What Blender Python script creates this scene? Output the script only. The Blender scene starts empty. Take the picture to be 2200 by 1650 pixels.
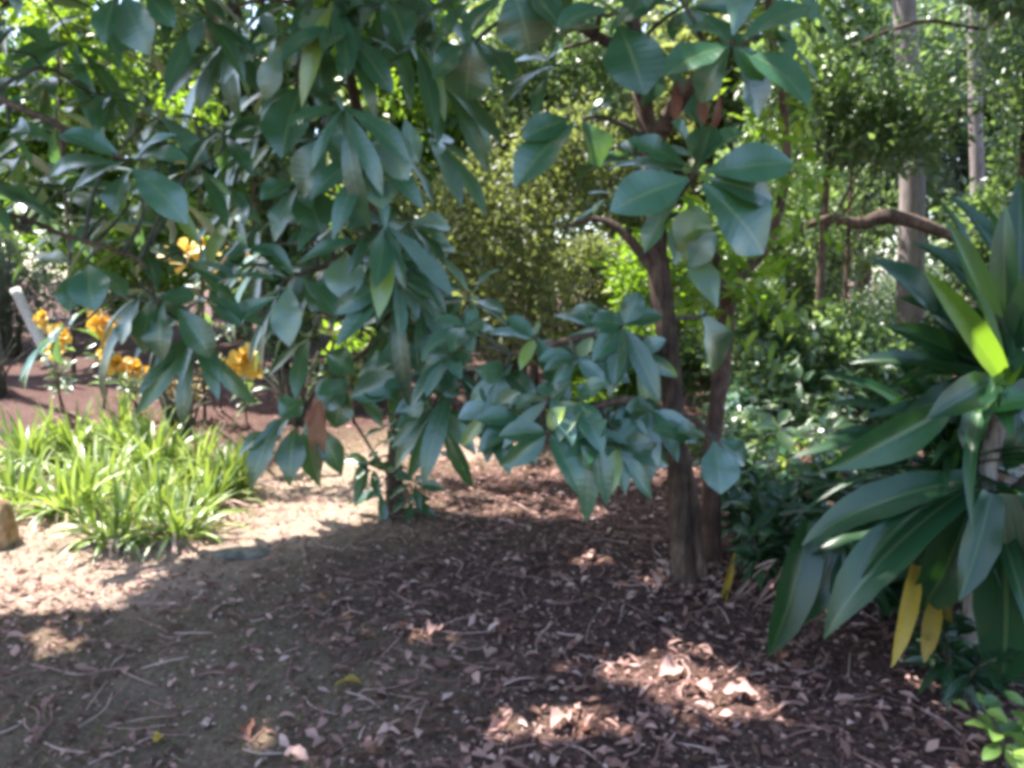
import bpy, math
import numpy as np
from mathutils import Vector

# ------------------------------------------------------------------ camera, sky, sun, exposure
SC = bpy.context.scene
COL = SC.collection
CAM_H, PITCH, HFOV = 1.5, math.radians(7.4), math.radians(65)
FP = 1100 / math.tan(HFOV / 2)               # focal length in photograph pixels (2200 wide)
cam_data = bpy.data.cameras.new('camera')
cam_data.sensor_width = 36
cam_data.lens = 18 / math.tan(HFOV / 2)
cam_data.clip_start, cam_data.clip_end = 0.05, 1000
cam = bpy.data.objects.new('camera', cam_data)
cam.location = (0, 0, CAM_H)
cam.rotation_euler = (math.pi / 2 - PITCH, 0, 0)
COL.objects.link(cam)
SC.camera = cam

SUN_EL, SUN_AZ = math.radians(62), math.radians(-60)      # azimuth from +Y (ahead) towards +X
SUN = np.array([math.sin(SUN_AZ) * math.cos(SUN_EL), math.cos(SUN_AZ) * math.cos(SUN_EL), math.sin(SUN_EL)])
world = bpy.data.worlds.new('World')
SC.world = world
world.use_nodes = True
wn = world.node_tree
sky = wn.nodes.new('ShaderNodeTexSky')
sky.sky_type = 'NISHITA'
sky.sun_disc = False
sky.sun_elevation = SUN_EL
sky.sun_rotation = SUN_AZ
sky.dust_density = 1.5
wn.links.new(sky.outputs['Color'], wn.nodes['Background'].inputs['Color'])
wn.nodes['Background'].inputs['Strength'].default_value = 0.15
sd = bpy.data.lights.new('sun', 'SUN')
sd.energy = 5.0
sd.angle = math.radians(0.53)
sd.color = (1.0, 0.95, 0.88)
so = bpy.data.objects.new('sun', sd)
so.rotation_euler = Vector(SUN).to_track_quat('Z', 'Y').to_euler()
so.location = Vector(SUN * 50)
COL.objects.link(so)

SC.view_settings.view_transform = 'Standard'
SC.view_settings.look = 'None'
SC.view_settings.gamma = 1
SC.view_settings.exposure = 2.0
SC.render.engine = 'CYCLES'
SC.cycles.filter_width = 4.2                  # the photograph is soft all over
SC.cycles.max_bounces = 8
SC.cycles.diffuse_bounces = 4
SC.cycles.transmission_bounces = 4

RNG = np.random.default_rng(11)
UP = np.array([0, 0, 1.0])
CAMP = np.array([0, 0, CAM_H])
FWD = np.array([0, math.cos(PITCH), -math.sin(PITCH)])
CUP = np.array([0, math.sin(PITCH), math.cos(PITCH)])
RIGHT = np.array([1.0, 0, 0])


def P(px, py, d):
    """a point at distance d (metres ahead) seen at photograph pixel px, py"""
    return CAMP + d * (FWD + RIGHT * (px - 1100) / FP + CUP * (825 - py) / FP)


def gh(x, y):
    """height of the ground"""
    x = np.asarray(x, float); y = np.asarray(y, float)
    return (0.018 * np.sin(x * 2.1 + 0.6 * y) + 0.014 * np.sin(y * 3.3 - x * 1.2 + 1) + 0.007 * np.sin(x * 7.3 + y * 5.1)
            + 0.006 * np.sin(x * 13 - y * 11 + 2) + 0.10 * np.exp(-((x - 2.4) ** 2 + (y - 3.6) ** 2) / 1.6)
            + 0.08 * np.clip(y - 6.5, 0, 8))


def G(px, py):
    """ground point seen at a pixel"""
    r = FWD + RIGHT * (px - 1100) / FP + CUP * (825 - py) / FP
    t = 1.0
    for _ in range(30):
        p = CAMP + r * t
        t = t + (p[2] - float(gh(p[0], p[1]))) / max(-r[2], 0.02) * 0.8
    return CAMP + r * t


def project(p):
    q = p - CAMP
    d = q @ FWD
    ds = np.where(np.abs(d) < 1e-3, 1e-3, d)
    return 1100 + FP * (q @ RIGHT) / ds, 825 - FP * (q @ CUP) / ds, d


def unit(v):
    v = np.asarray(v, float)
    return v / np.maximum(np.linalg.norm(v, axis=-1, keepdims=True), 1e-9)


# ------------------------------------------------------------------ materials
def nodes(name):
    m = bpy.data.materials.new(name)
    m.use_nodes = True
    nt = m.node_tree
    return m, nt, nt.nodes['Principled BSDF'], nt.nodes['Material Output']


def ramp(nt, stops, fac):
    r = nt.nodes.new('ShaderNodeValToRGB')
    e = r.color_ramp.elements
    while len(e) < len(stops):
        e.new(0.5)
    for k, (p, c) in enumerate(stops):
        e[k].position = p
        e[k].color = (*c, 1)
    nt.links.new(fac, r.inputs['Fac'])
    return r.outputs['Color']


def math_node(nt, op, a, b=None, clamp=False):
    n = nt.nodes.new('ShaderNodeMath')
    n.operation = op
    n.use_clamp = clamp
    for k, v in enumerate((a, b)):
        if v is None:
            continue
        if isinstance(v, (int, float)):
            n.inputs[k].default_value = v
        else:
            nt.links.new(v, n.inputs[k])
    return n.outputs[0]


def mixc(nt, fac, a, b, mode='MIX'):
    n = nt.nodes.new('ShaderNodeMix')
    n.data_type = 'RGBA'
    n.blend_type = mode
    for sock, v in ((n.inputs[0], fac), (n.inputs[6], a), (n.inputs[7], b)):
        if isinstance(v, (int, float)):
            sock.default_value = v
        elif isinstance(v, tuple):
            sock.default_value = (*v, 1)
        else:
            nt.links.new(v, sock)
    return n.outputs[2]


def noise(nt, scale, detail=4, rough=0.6, vec=None):
    n = nt.nodes.new('ShaderNodeTexNoise')
    n.inputs['Scale'].default_value = scale
    n.inputs['Detail'].default_value = detail
    n.inputs['Roughness'].default_value = rough
    if vec is not None:
        nt.links.new(vec, n.inputs['Vector'])
    return n.outputs['Fac']


def coords(nt):
    return nt.nodes.new('ShaderNodeTexCoord').outputs['Object']


def leaf_mat(name, stops, rough=0.4, transl=0.3, tcol=(0.25, 0.42, 0.03), rib=0.35, veins=7, parallel=False, spec=0.65, vein=0.2, bump=.16, worn=0.0, coat=0.0):
    m, nt, bs, out = nodes(name)
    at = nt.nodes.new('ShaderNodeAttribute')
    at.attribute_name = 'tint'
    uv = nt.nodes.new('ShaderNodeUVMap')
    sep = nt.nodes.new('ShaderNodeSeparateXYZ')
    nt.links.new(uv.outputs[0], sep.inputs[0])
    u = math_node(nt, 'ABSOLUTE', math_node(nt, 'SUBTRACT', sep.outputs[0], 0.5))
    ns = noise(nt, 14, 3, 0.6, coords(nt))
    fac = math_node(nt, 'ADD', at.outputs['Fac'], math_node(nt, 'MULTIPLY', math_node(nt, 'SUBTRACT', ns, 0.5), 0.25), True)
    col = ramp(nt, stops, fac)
    if parallel:
        vv = math_node(nt, 'SINE', math_node(nt, 'MULTIPLY', u, 70.0))
    else:
        t = math_node(nt, 'SUBTRACT', math_node(nt, 'MULTIPLY', sep.outputs[1], veins * 6.28 * 1.6), math_node(nt, 'MULTIPLY', u, 9.0))
        vv = math_node(nt, 'SINE', t)
    ribm = math_node(nt, 'LESS_THAN', u, 0.03)
    light = mixc(nt, math_node(nt, 'MULTIPLY', ribm, rib), col, (0.30, 0.36, 0.12))
    vm = math_node(nt, 'MULTIPLY', math_node(nt, 'ADD', math_node(nt, 'MULTIPLY', vv, 0.5), 0.5), vein)
    col2 = mixc(nt, vm, light, mixc(nt, 0.5, light, (0.10, 0.16, 0.06)))
    if worn > 0:
        # browned margins and blotches, with a shape of their own
        n5 = noise(nt, 9, 4, 0.7, coords(nt))
        edge = math_node(nt, 'ADD', n5, math_node(nt, 'MULTIPLY', math_node(nt, 'POWER', math_node(nt, 'MULTIPLY', u, 2.0), 6), 0.10))
        bl = math_node(nt, 'MULTIPLY', math_node(nt, 'SUBTRACT', edge, 0.74 - worn), 14.0, True)
        col2 = mixc(nt, math_node(nt, 'MULTIPLY', bl, 0.8), col2, (0.20, 0.13, 0.05))
    nt.links.new(col2, bs.inputs['Base Color'])
    bs.inputs['Roughness'].default_value = rough
    bs.inputs['Specular IOR Level'].default_value = spec
    bs.inputs['Coat Weight'].default_value = coat
    bs.inputs['Coat Roughness'].default_value = 0.28
    bp = nt.nodes.new('ShaderNodeBump')
    bp.inputs['Strength'].default_value = bump
    bp.inputs['Distance'].default_value = 0.004
    nt.links.new(math_node(nt, 'ADD', math_node(nt, 'MULTIPLY', vv, 0.5), ns), bp.inputs['Height'])
    nt.links.new(bp.outputs[0], bs.inputs['Normal'])
    if transl > 0:
        tr = nt.nodes.new('ShaderNodeBsdfTranslucent')
        nt.links.new(mixc(nt, 0.65, col2, tcol), tr.inputs['Color'])
        mx = nt.nodes.new('ShaderNodeMixShader')
        mx.inputs[0].default_value = transl
        nt.links.new(bs.outputs[0], mx.inputs[1])
        nt.links.new(tr.outputs[0], mx.inputs[2])
        nt.links.new(mx.outputs[0], out.inputs['Surface'])
    return m


def bark_mat(name, c0, c1, c2, scale=9, bump=0.6, stretch=0.18):
    m, nt, bs, out = nodes(name)
    mp = nt.nodes.new('ShaderNodeMapping')
    mp.inputs['Scale'].default_value = (1, 1, stretch)
    nt.links.new(coords(nt), mp.inputs[0])
    a = noise(nt, scale * 4, 6, 0.7, mp.outputs[0])
    b = noise(nt, scale * 0.6, 3, 0.6, coords(nt))
    f = math_node(nt, 'ADD', math_node(nt, 'MULTIPLY', a, 0.6), math_node(nt, 'MULTIPLY', b, 0.4))
    nt.links.new(ramp(nt, [(0.36, c0), (0.5, c1), (0.66, c2)], f), bs.inputs['Base Color'])
    bs.inputs['Roughness'].default_value = 0.85
    bp = nt.nodes.new('ShaderNodeBump')
    bp.inputs['Strength'].default_value = bump
    bp.inputs['Distance'].default_value = 0.02
    nt.links.new(a, bp.inputs['Height'])
    nt.links.new(bp.outputs[0], bs.inputs['Normal'])
    return m


def plain_mat(name, stops, scale=20, rough=0.7, bump=0.3):
    m, nt, bs, out = nodes(name)
    a = noise(nt, scale, 5, 0.6, coords(nt))
    nt.links.new(ramp(nt, stops, a), bs.inputs['Base Color'])
    bs.inputs['Roughness'].default_value = rough
    bp = nt.nodes.new('ShaderNodeBump')
    bp.inputs['Strength'].default_value = bump
    bp.inputs['Distance'].default_value = 0.01
    nt.links.new(a, bp.inputs['Height'])
    nt.links.new(bp.outputs[0], bs.inputs['Normal'])
    return m


M = {}
M['broad'] = leaf_mat('broad_leaf', [(0.0, (0.014, 0.055, 0.022)), (0.3, (0.024, 0.098, 0.042)), (0.6, (0.048, 0.150, 0.088)), (0.85, (0.165, 0.275, 0.265)), (1.0, (0.24, 0.34, 0.06))], 0.36, 0.24, (0.20, 0.40, 0.04), spec=1.0, coat=1.0, vein=0.07, worn=.06)  # pale blue-green stop paints a sky sheen into the leaf colour
M['cane'] = leaf_mat('cane_leaf', [(0.0, (0.008, 0.032, 0.014)), (0.5, (0.018, 0.062, 0.026)), (0.85, (0.045, 0.14, 0.035)), (1.0, (0.12, 0.28, 0.03))], 0.32, 0.14, (0.14, 0.40, 0.02), 0.2, parallel=True, spec=0.55, vein=0.08, bump=.10, worn=.05, coat=.15)
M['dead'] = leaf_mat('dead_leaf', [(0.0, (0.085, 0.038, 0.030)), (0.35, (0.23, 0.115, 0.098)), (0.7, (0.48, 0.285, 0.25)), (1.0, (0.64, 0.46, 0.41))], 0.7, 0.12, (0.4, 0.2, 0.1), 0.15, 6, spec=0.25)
M['yellow'] = leaf_mat('yellow_leaf', [(0.0, (0.14, 0.13, 0.02)), (0.5, (0.42, 0.26, 0.03)), (1.0, (0.60, 0.42, 0.05))], 0.5, 0.35, (0.65, 0.42, 0.03), 0.2, 6, worn=.14)
M['red'] = leaf_mat('red_leaf', [(0.0, (0.16, 0.05, 0.035)), (0.6, (0.30, 0.11, 0.07)), (1.0, (0.42, 0.22, 0.12))], 0.6, 0.3, (0.45, 0.15, 0.06), 0.2, 6)
M['lily'] = leaf_mat('lily_leaf', [(0.0, (0.025, 0.085, 0.03)), (0.4, (0.16, 0.27, 0.05)), (0.75, (0.34, 0.44, 0.11)), (1.0, (0.62, 0.66, 0.40))], 0.32, 0.32, (0.45, 0.58, 0.06), 0.3, parallel=True)
M['fine'] = leaf_mat('fine_leaf', [(0.0, (0.022, 0.058, 0.026)), (0.4, (0.055, 0.115, 0.048)), (0.75, (0.12, 0.18, 0.09)), (1.0, (0.30, 0.36, 0.22))], 0.34, 0.42, (0.34, 0.50, 0.10), 0.1, 4, spec=.9, coat=.3)
M['olive'] = leaf_mat('olive_leaf', [(0.0, (0.040, 0.055, 0.020)), (0.4, (0.10, 0.125, 0.040)), (0.75, (0.19, 0.22, 0.08)), (1.0, (0.36, 0.38, 0.18))], 0.45, 0.42, (0.38, 0.44, 0.10), 0.1, 4, spec=.7)
M['lime'] = leaf_mat('lime_leaf', [(0.0, (0.06, 0.12, 0.015)), (0.5, (0.14, 0.24, 0.02)), (1.0, (0.34, 0.40, 0.03))], 0.42, 0.42, (0.38, 0.66, 0.035), 0.2, 5)
M['grey_leaf'] = leaf_mat('grey_leaf', [(0.0, (0.06, 0.10, 0.065)), (0.5, (0.14, 0.19, 0.14)), (1.0, (0.36, 0.41, 0.34))], 0.4, 0.3, (0.25, 0.36, 0.12), 0.1, 4)
M['petal'] = leaf_mat('petal', [(0.0, (0.58, 0.33, 0.05)), (0.5, (0.76, 0.52, 0.09)), (1.0, (0.82, 0.70, 0.30))], 0.5, 0.4, (0.85, 0.5, 0.05), 0.0, 3)
M['bark_dark'] = bark_mat('dark_bark', (0.026, 0.014, 0.009), (0.085, 0.050, 0.033), (0.22, 0.145, 0.10), bump=.9)
M['bark_red'] = bark_mat('red_bark', (0.030, 0.015, 0.010), (0.10, 0.050, 0.034), (0.24, 0.13, 0.09), bump=.9)
M['bark_grey'] = bark_mat('grey_bark', (0.13, 0.105, 0.10), (0.22, 0.18, 0.175), (0.36, 0.31, 0.30), 5, 0.4)
M['bark_pale'] = bark_mat('pale_bark', (0.12, 0.085, 0.065), (0.42, 0.35, 0.30), (0.66, 0.61, 0.56), 9, 0.7)
M['twig'] = bark_mat('twig_bark', (0.03, 0.03, 0.018), (0.07, 0.07, 0.045), (0.15, 0.14, 0.10), 12)
M['white_wood'] = plain_mat('white_wood', [(0.35, (0.55, 0.50, 0.44)), (0.55, (0.74, 0.70, 0.63)), (0.75, (0.8, 0.78, 0.72))], 25)
M['stone'] = plain_mat('stone', [(0.35, (0.06, 0.058, 0.048)), (0.5, (0.12, 0.112, 0.092)), (0.7, (0.22, 0.20, 0.16))], 16, 0.85, 0.6)
M['tan_stone'] = plain_mat('tan_stone', [(0.35, (0.22, 0.13, 0.06)), (0.5, (0.34, 0.22, 0.11)), (0.7, (0.46, 0.33, 0.19))], 16, 0.85, 0.6)


# ------------------------------------------------------------------ mesh building
class MB:
    def __init__(self):
        self.v, self.f, self.uv, self.t, self.n = [], [], [], [], 0

    def add(self, V, F, UV, T):
        self.v.append(V); self.f.append(np.asarray(F) + self.n); self.uv.append(UV)
        self.t.append(np.broadcast_to(np.asarray(T, float), (len(V),)))
        self.n += len(V)

    def build(self, name, mat, parent=None, smooth=True):
        V = np.concatenate(self.v); F = np.concatenate(self.f); UV = np.concatenate(self.uv); T = np.concatenate(self.t)
        off = np.zeros(3)
        if parent is not None:
            off = np.array(world_loc(parent))
        me = bpy.data.meshes.new(name)
        me.vertices.add(len(V)); me.vertices.foreach_set('co', (V - off).astype(np.float32).ravel())
        k = F.shape[1]
        me.loops.add(F.size); me.loops.foreach_set('vertex_index', F.astype(np.int32).ravel())
        me.polygons.add(len(F))
        me.polygons.foreach_set('loop_start', np.arange(0, F.size, k, dtype=np.int32))
        me.polygons.foreach_set('loop_total', np.full(len(F), k, dtype=np.int32))
        me.update(calc_edges=True)
        ul = me.uv_layers.new(name='UVMap')
        ul.data.foreach_set('uv', UV[F.ravel()].astype(np.float32).ravel())
        a = me.attributes.new('tint', 'FLOAT', 'POINT')
        a.data.foreach_set('value', T.astype(np.float32))
        if smooth:
            me.polygons.foreach_set('use_smooth', np.ones(len(F), dtype=bool))
        me.materials.append(mat)
        me.validate()
        o = bpy.data.objects.new(name, me)
        COL.objects.link(o)
        if parent is not None:
            o.parent = parent
        return o


def world_loc(o):
    p = Vector(o.location)
    while o.parent is not None:
        o = o.parent
        p = p + o.location
    return p


def tag(o, label=None, cat=None, group=None, kind=None):
    if label: o['label'] = label
    if cat: o['category'] = cat
    if group: o['group'] = group
    if kind: o['kind'] = kind
    return o


def thing(name, label, cat, loc, group=None):
    o = bpy.data.objects.new(name, None)
    o.empty_display_size = 0.1
    o.location = tuple(float(c) for c in loc)
    COL.objects.link(o)
    return tag(o, label, cat, group)


PROF = {
    'obovate': ([0, .06, .2, .4, .58, .72, .86, .95, 1], [.10, .16, .45, .82, 1, .92, .58, .24, .02]),
    'lance': ([0, .06, .2, .4, .6, .8, .93, 1], [.12, .3, .74, 1, .92, .56, .2, .02]),
    'ellip': ([0, .06, .2, .4, .6, .8, .93, 1], [.08, .30, .76, 1, .98, .70, .32, .03]),
    'strap': ([0, .08, .25, .5, .75, .9, 1], [.55, .7, .92, 1, .78, .40, .03]),
    'point': ([0, .1, .3, .5, .7, .85, 1], [.10, .35, .85, 1, .72, .34, .02]),
}


def leaves(mb, base, tip, nor, W, arch, tint, prof='obovate', nl=6, nu=4, fold=0.25, wave=0.0, rng=RNG):
    """a batch of leaves: midrib from base to tip bowed along its normal by arch*length"""
    base = np.atleast_2d(base); tip = np.atleast_2d(tip); nor = np.atleast_2d(nor)
    N = len(base)
    W = np.broadcast_to(np.asarray(W, float), (N,)); arch = np.broadcast_to(np.asarray(arch, float), (N,))
    tint = np.broadcast_to(np.asarray(tint, float), (N,)); fold = np.broadcast_to(np.asarray(fold, float), (N,))
    D = tip - base
    L = np.linalg.norm(D, axis=1)
    d = unit(D)
    n = unit(nor - (nor * d).sum(1, keepdims=True) * d)
    s = np.cross(d, n)
    v = np.linspace(0, 1, nl + 1)
    u = np.linspace(-1, 1, nu + 1)
    w = np.interp(v, *PROF[prof])
    # midrib
    bow = 4 * v * (1 - v)
    skew = (v ** 2) * (1 - v) * 2
    mid = base[:, None, :] + D[:, None, :] * v[None, :, None] + n[:, None, :] * (arch * L)[:, None, None] * (0.6 * bow + 0.6 * skew)[None, :, None]
    half = W[:, None] / 2 * w[None, :]                                    # N, nl+1
    X = mid[:, :, None, :] + s[:, None, None, :] * (half[:, :, None] * u[None, None, :])[..., None]
    lift = half[:, :, None] * (np.abs(u) ** 1.3)[None, None, :] * fold[:, None, None]
    if wave > 0:
        ph = rng.uniform(0, 6.28, N)
        lift = lift + half[:, :, None] * wave * np.sin(v * 17)[None, :, None] * (u ** 2)[None, None, :] * np.cos(ph)[:, None, None] \
            + half[:, :, None] * wave * np.sin(v[None, :] * 9 + ph[:, None])[:, :, None] * u[None, None, :]
    X = X + n[:, None, None, :] * lift[..., None]
    k = (nl + 1) * (nu + 1)
    idx = np.arange(k).reshape(nl + 1, nu + 1)
    q = np.stack([idx[:-1, :-1], idx[:-1, 1:], idx[1:, 1:], idx[1:, :-1]], -1).reshape(-1, 4)
    F = (q[None] + (np.arange(N) * k)[:, None, None]).reshape(-1, 4)
    UV = np.stack(np.meshgrid(v, (u + 1) / 2, indexing='ij')[::-1], -1).reshape(-1, 2)
    mb.add(X.reshape(-1, 3), F, np.tile(UV, (N, 1)), np.repeat(tint, k))


def tube(mb, pts, rad, seg=10, rough=0.0, sub=4, rng=RNG, tint=0.5):
    pts = np.asarray(pts, float); rad = np.asarray(rad, float)
    # Catmull-Rom refinement
    if sub > 1 and len(pts) > 2:
        a = np.vstack([2 * pts[0] - pts[1], pts, 2 * pts[-1] - pts[-2]])
        out, ro = [], []
        for i in range(len(pts) - 1):
            p0, p1, p2, p3 = a[i:i + 4]
            for t in np.arange(sub) / sub:
                out.append(0.5 * (2 * p1 + (p2 - p0) * t + (2 * p0 - 5 * p1 + 4 * p2 - p3) * t * t + (3 * p1 - p0 - 3 * p2 + p3) * t ** 3))
                ro.append(rad[i] * (1 - t) + rad[i + 1] * t)
        pts = np.array(out + [pts[-1]]); rad = np.array(ro + [rad[-1]])
    T = unit(np.gradient(pts, axis=0))
    ref = np.array([1.0, 0, 0]) if abs(T[0][0]) < 0.8 else np.array([0, 1.0, 0])
    A = []
    a = unit(ref - (ref @ T[0]) * T[0])
    for t in T:
        a = unit(a - (a @ t) * t); A.append(a)
    A = np.array(A); B = np.cross(T, A)
    th = np.linspace(0, 2 * np.pi, seg, endpoint=False)
    r = rad[:, None] * np.ones(seg)[None]
    if rough:
        ph = rng.uniform(0, 6.28, 3)
        z = np.arange(len(pts))[:, None]
        r = r * (1 + rough * (np.sin(3 * th[None] + ph[0] + z * 0.25) * 0.5 + np.sin(5 * th[None] + ph[1] - z * 0.4) * 0.3) + rough * rng.normal(0, 0.35, r.shape))
    X = pts[:, None, :] + (A[:, None, :] * np.cos(th)[None, :, None] + B[:, None, :] * np.sin(th)[None, :, None]) * r[..., None]
    n = len(pts)
    idx = np.arange(n * seg).reshape(n, seg)
    nx = np.roll(idx, -1, 1)
    F = np.stack([idx[:-1], nx[:-1], nx[1:], idx[1:]], -1).reshape(-1, 4)
    UV = np.stack(np.meshgrid(np.linspace(0, 1, n), th / 6.283, indexing='ij')[::-1], -1).reshape(-1, 2)
    V = X.reshape(-1, 3)
    # end caps: fan of quads to a centre vertex pair
    c0, c1 = pts[0], pts[-1]
    V = np.vstack([V, c0, c1])
    UV = np.vstack([UV, [[0, 0], [1, 1]]])
    h = seg // 2
    cap = []
    for j in range(0, seg - 1, 2):
        cap.append([idx[0, (j + 2) % seg], idx[0, j + 1], idx[0, j], n * seg])
        cap.append([idx[-1, j], idx[-1, j + 1], idx[-1, (j + 2) % seg], n * seg + 1])
    mb.add(V, np.vstack([F, np.array(cap)]), UV, tint)


def rand_unit(n, rng=RNG):
    return unit(rng.normal(0, 1, (n, 3)))


# ------------------------------------------------------------------ ground
def build_ground():
    def axis(a, b, fine, lo, hi):
        mid = np.arange(lo, hi + 1e-6, fine)
        g1 = lo - np.cumsum(fine * 1.25 ** np.arange(1, 60)); g1 = g1[g1 > a][::-1]
        g2 = hi + np.cumsum(fine * 1.25 ** np.arange(1, 60)); g2 = g2[g2 < b]
        return np.concatenate([[a], g1, mid, g2, [b]])
    xs = axis(-250, 250, 0.04, -4, 4)
    ys = axis(-60, 400, 0.04, 1.2, 8)
    Xg, Yg = np.meshgrid(xs, ys, indexing='ij')
    Z = gh(Xg, Yg)
    near = np.exp(-((Xg / 5) ** 2 + ((Yg - 4) / 5) ** 2))
    Z = Z + RNG.normal(0, 0.006, Z.shape) * near
    V = np.stack([Xg, Yg, Z], -1).reshape(-1, 3)
    idx = np.arange(len(V)).reshape(Xg.shape)
    F = np.stack([idx[:-1, :-1], idx[1:, :-1], idx[1:, 1:], idx[:-1, 1:]], -1).reshape(-1, 4)
    mb = MB()
    # tint carries the kind of soil: 0 dark mulch, 0.5 mossy soil, 1 pale dry sand and turf
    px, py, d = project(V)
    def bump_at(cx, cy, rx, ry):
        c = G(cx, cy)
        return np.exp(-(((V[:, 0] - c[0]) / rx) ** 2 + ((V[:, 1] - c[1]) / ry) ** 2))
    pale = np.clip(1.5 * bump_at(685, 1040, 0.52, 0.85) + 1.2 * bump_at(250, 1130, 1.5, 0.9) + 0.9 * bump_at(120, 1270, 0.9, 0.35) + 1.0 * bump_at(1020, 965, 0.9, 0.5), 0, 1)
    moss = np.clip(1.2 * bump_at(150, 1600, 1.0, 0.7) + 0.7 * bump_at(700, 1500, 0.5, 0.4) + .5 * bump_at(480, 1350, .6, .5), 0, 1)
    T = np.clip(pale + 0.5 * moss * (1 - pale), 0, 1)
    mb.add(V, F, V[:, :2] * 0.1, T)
    m, nt, bs, out = nodes('soil')
    at = nt.nodes.new('ShaderNodeAttribute'); at.attribute_name = 'tint'
    co = coords(nt)
    n1 = noise(nt, 3, 6, 0.65, co)
    n2 = noise(nt, 45, 6, 0.75, co)
    n3 = noise(nt, 140, 4, 0.7, co)
    mul = ramp(nt, [(0.3, (0.014, 0.008, 0.007)), (0.45, (0.066, 0.035, 0.030)), (0.57, (0.18, 0.103, 0.090)), (0.70, (0.40, 0.27, 0.25))],
               math_node(nt, 'ADD', math_node(nt, 'MULTIPLY', n2, 0.65), math_node(nt, 'MULTIPLY', n3, 0.35)))
    mos = ramp(nt, [(0.3, (0.085, 0.062, 0.036)), (0.5, (0.20, 0.148, 0.098)), (0.7, (0.34, 0.255, 0.19))], n2)
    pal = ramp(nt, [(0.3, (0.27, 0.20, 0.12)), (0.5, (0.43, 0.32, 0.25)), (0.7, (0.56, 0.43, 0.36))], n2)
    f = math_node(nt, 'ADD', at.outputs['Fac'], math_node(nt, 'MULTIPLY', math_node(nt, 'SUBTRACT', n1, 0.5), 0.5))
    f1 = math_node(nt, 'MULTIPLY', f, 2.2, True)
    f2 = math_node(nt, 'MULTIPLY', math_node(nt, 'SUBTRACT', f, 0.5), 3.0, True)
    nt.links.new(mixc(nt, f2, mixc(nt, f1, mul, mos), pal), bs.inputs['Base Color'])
    bs.inputs['Roughness'].default_value = 0.95
    bs.inputs['Specular IOR Level'].default_value = 0.15
    bp = nt.nodes.new('ShaderNodeBump')
    bp.inputs['Strength'].default_value = 0.9
    bp.inputs['Distance'].default_value = 0.03
    nt.links.new(math_node(nt, 'ADD', n2, math_node(nt, 'MULTIPLY', n3, 0.5)), bp.inputs['Height'])
    nt.links.new(bp.outputs[0], bs.inputs['Normal'])
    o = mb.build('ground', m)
    o['kind'] = 'structure'


build_ground()


# ------------------------------------------------------------------ where the sun reaches the ground through the crowns
LIT_POLY = [
    [(-500, 1185), (120, 1190), (340, 1240), (250, 1295), (0, 1325), (-500, 1345)],
    [(-700, 845), (300, 880), (640, 925), (1000, 925), (1130, 960), (1090, 1005), (850, 1050), (810, 1130), (600, 1150), (430, 1185), (330, 1235), (-700, 1230)],
]
LIT_SPOT = [(930, 1365, 45, 36), (1270, 1205, 50, 18), (1450, 1470, 95, 48), (1585, 1500, 60, 36), (1560, 1550, 60, 28), (1210, 1570, 65, 42),
            (1060, 1575, 50, 22), (1310, 1450, 45, 22), (1300, 1600, 50, 18), (110, 1385, 70, 32), (560, 1570, 45, 30), (1690, 1120, 45, 30),
            (880, 1425, 25, 15), (640, 1640, 45, 30), (840, 1590, 36, 22), (1740, 1570, 26, 20), (1240, 1420, 24, 14), (1410, 1280, 20, 14), (660, 1290, 30, 14)]
_r = np.random.default_rng(77)
for _ in range(60):
    _x, _y = _r.uniform(420, 1900), _r.uniform(1130, 1650)
    if _x + _y > 1750:
        _s = _r.uniform(6, 14)
        LIT_SPOT.append((_x, _y, _s * 1.3, _s * .8))
LIT_3D = [(1425, 760, 3.85, .05), (1440, 950, 3.85, .05), (1460, 1120, 3.85, .06), (1545, 800, 4.0, .05), (70, 700, 11.0, .55), (742, 735, 5.6, .2), (742, 452, 5.7, .22), (805, 205, 5.8, .28), (405, 215, 6.0, .26), (230, 90, 6.0, .25), (90, 20, 6.0, .28), (520, 765, 5.9, .14), (440, 540, 6.4, .2), (500, 560, 6.4, .14), (2060, 700, 2.68, .17), (2010, 620, 2.68, .09), (2120, 770, 2.68, .14), (2185, 740, 2.68, .14), (2110, 1140, 3.0, .12), (2165, 520, 3.4, .16), (1680, 1150, 3.7, .12), (1920, 1340, 2.9, .10),
          (1990, 1370, 3.0, .08), (1495, 510, 3.9, .14), (1580, 360, 3.3, .07), (1400, 400, 3.3, .05), (1700, 690, 5, .3), (1690, 880, 4.6, .2),
          (860, 310, 4.2, .08), (2110, 1520, 2.3, .14), (2160, 1590, 2.3, .12), (2170, 870, 2.7, .10), (1570, 60, 3.4, .07), (1400, 190, 3.9, .05), (1570, 780, 3.8, .06), (690, 930, 4.6, .10), (1450, 220, 3.8, .07)]


def in_poly(px, py, poly):
    r = np.zeros(px.shape, bool)
    n = len(poly)
    for i in range(n):
        x1, y1 = poly[i]; x2, y2 = poly[(i + 1) % n]
        c = ((y1 > py) != (y2 > py)) & (px < (x2 - x1) * (py - y1) / (y2 - y1 + 1e-9) + x1)
        r ^= c
    return r


def sunny(p):
    """True where a leaf at p would shade a place that the sun reaches"""
    g = p - SUN[None] * (p[:, 2] / SUN[2])[:, None]
    px, py, d = project(g)
    ok = d > 0.5
    r = np.zeros(len(p), bool)
    for poly in LIT_POLY:
        r |= in_poly(px, py, poly)
    for x, y, a, b in LIT_SPOT:
        r |= ((px - x) / a) ** 2 + ((py - y) / b) ** 2 < 1.0
    r &= ok
    for x, y, dd, rad in LIT_3D:
        q = p - P(x, y, dd)[None]
        t = q @ SUN
        r |= (t > 0.25) & (np.linalg.norm(q - t[:, None] * SUN[None], axis=1) < rad)
    return r


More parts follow.
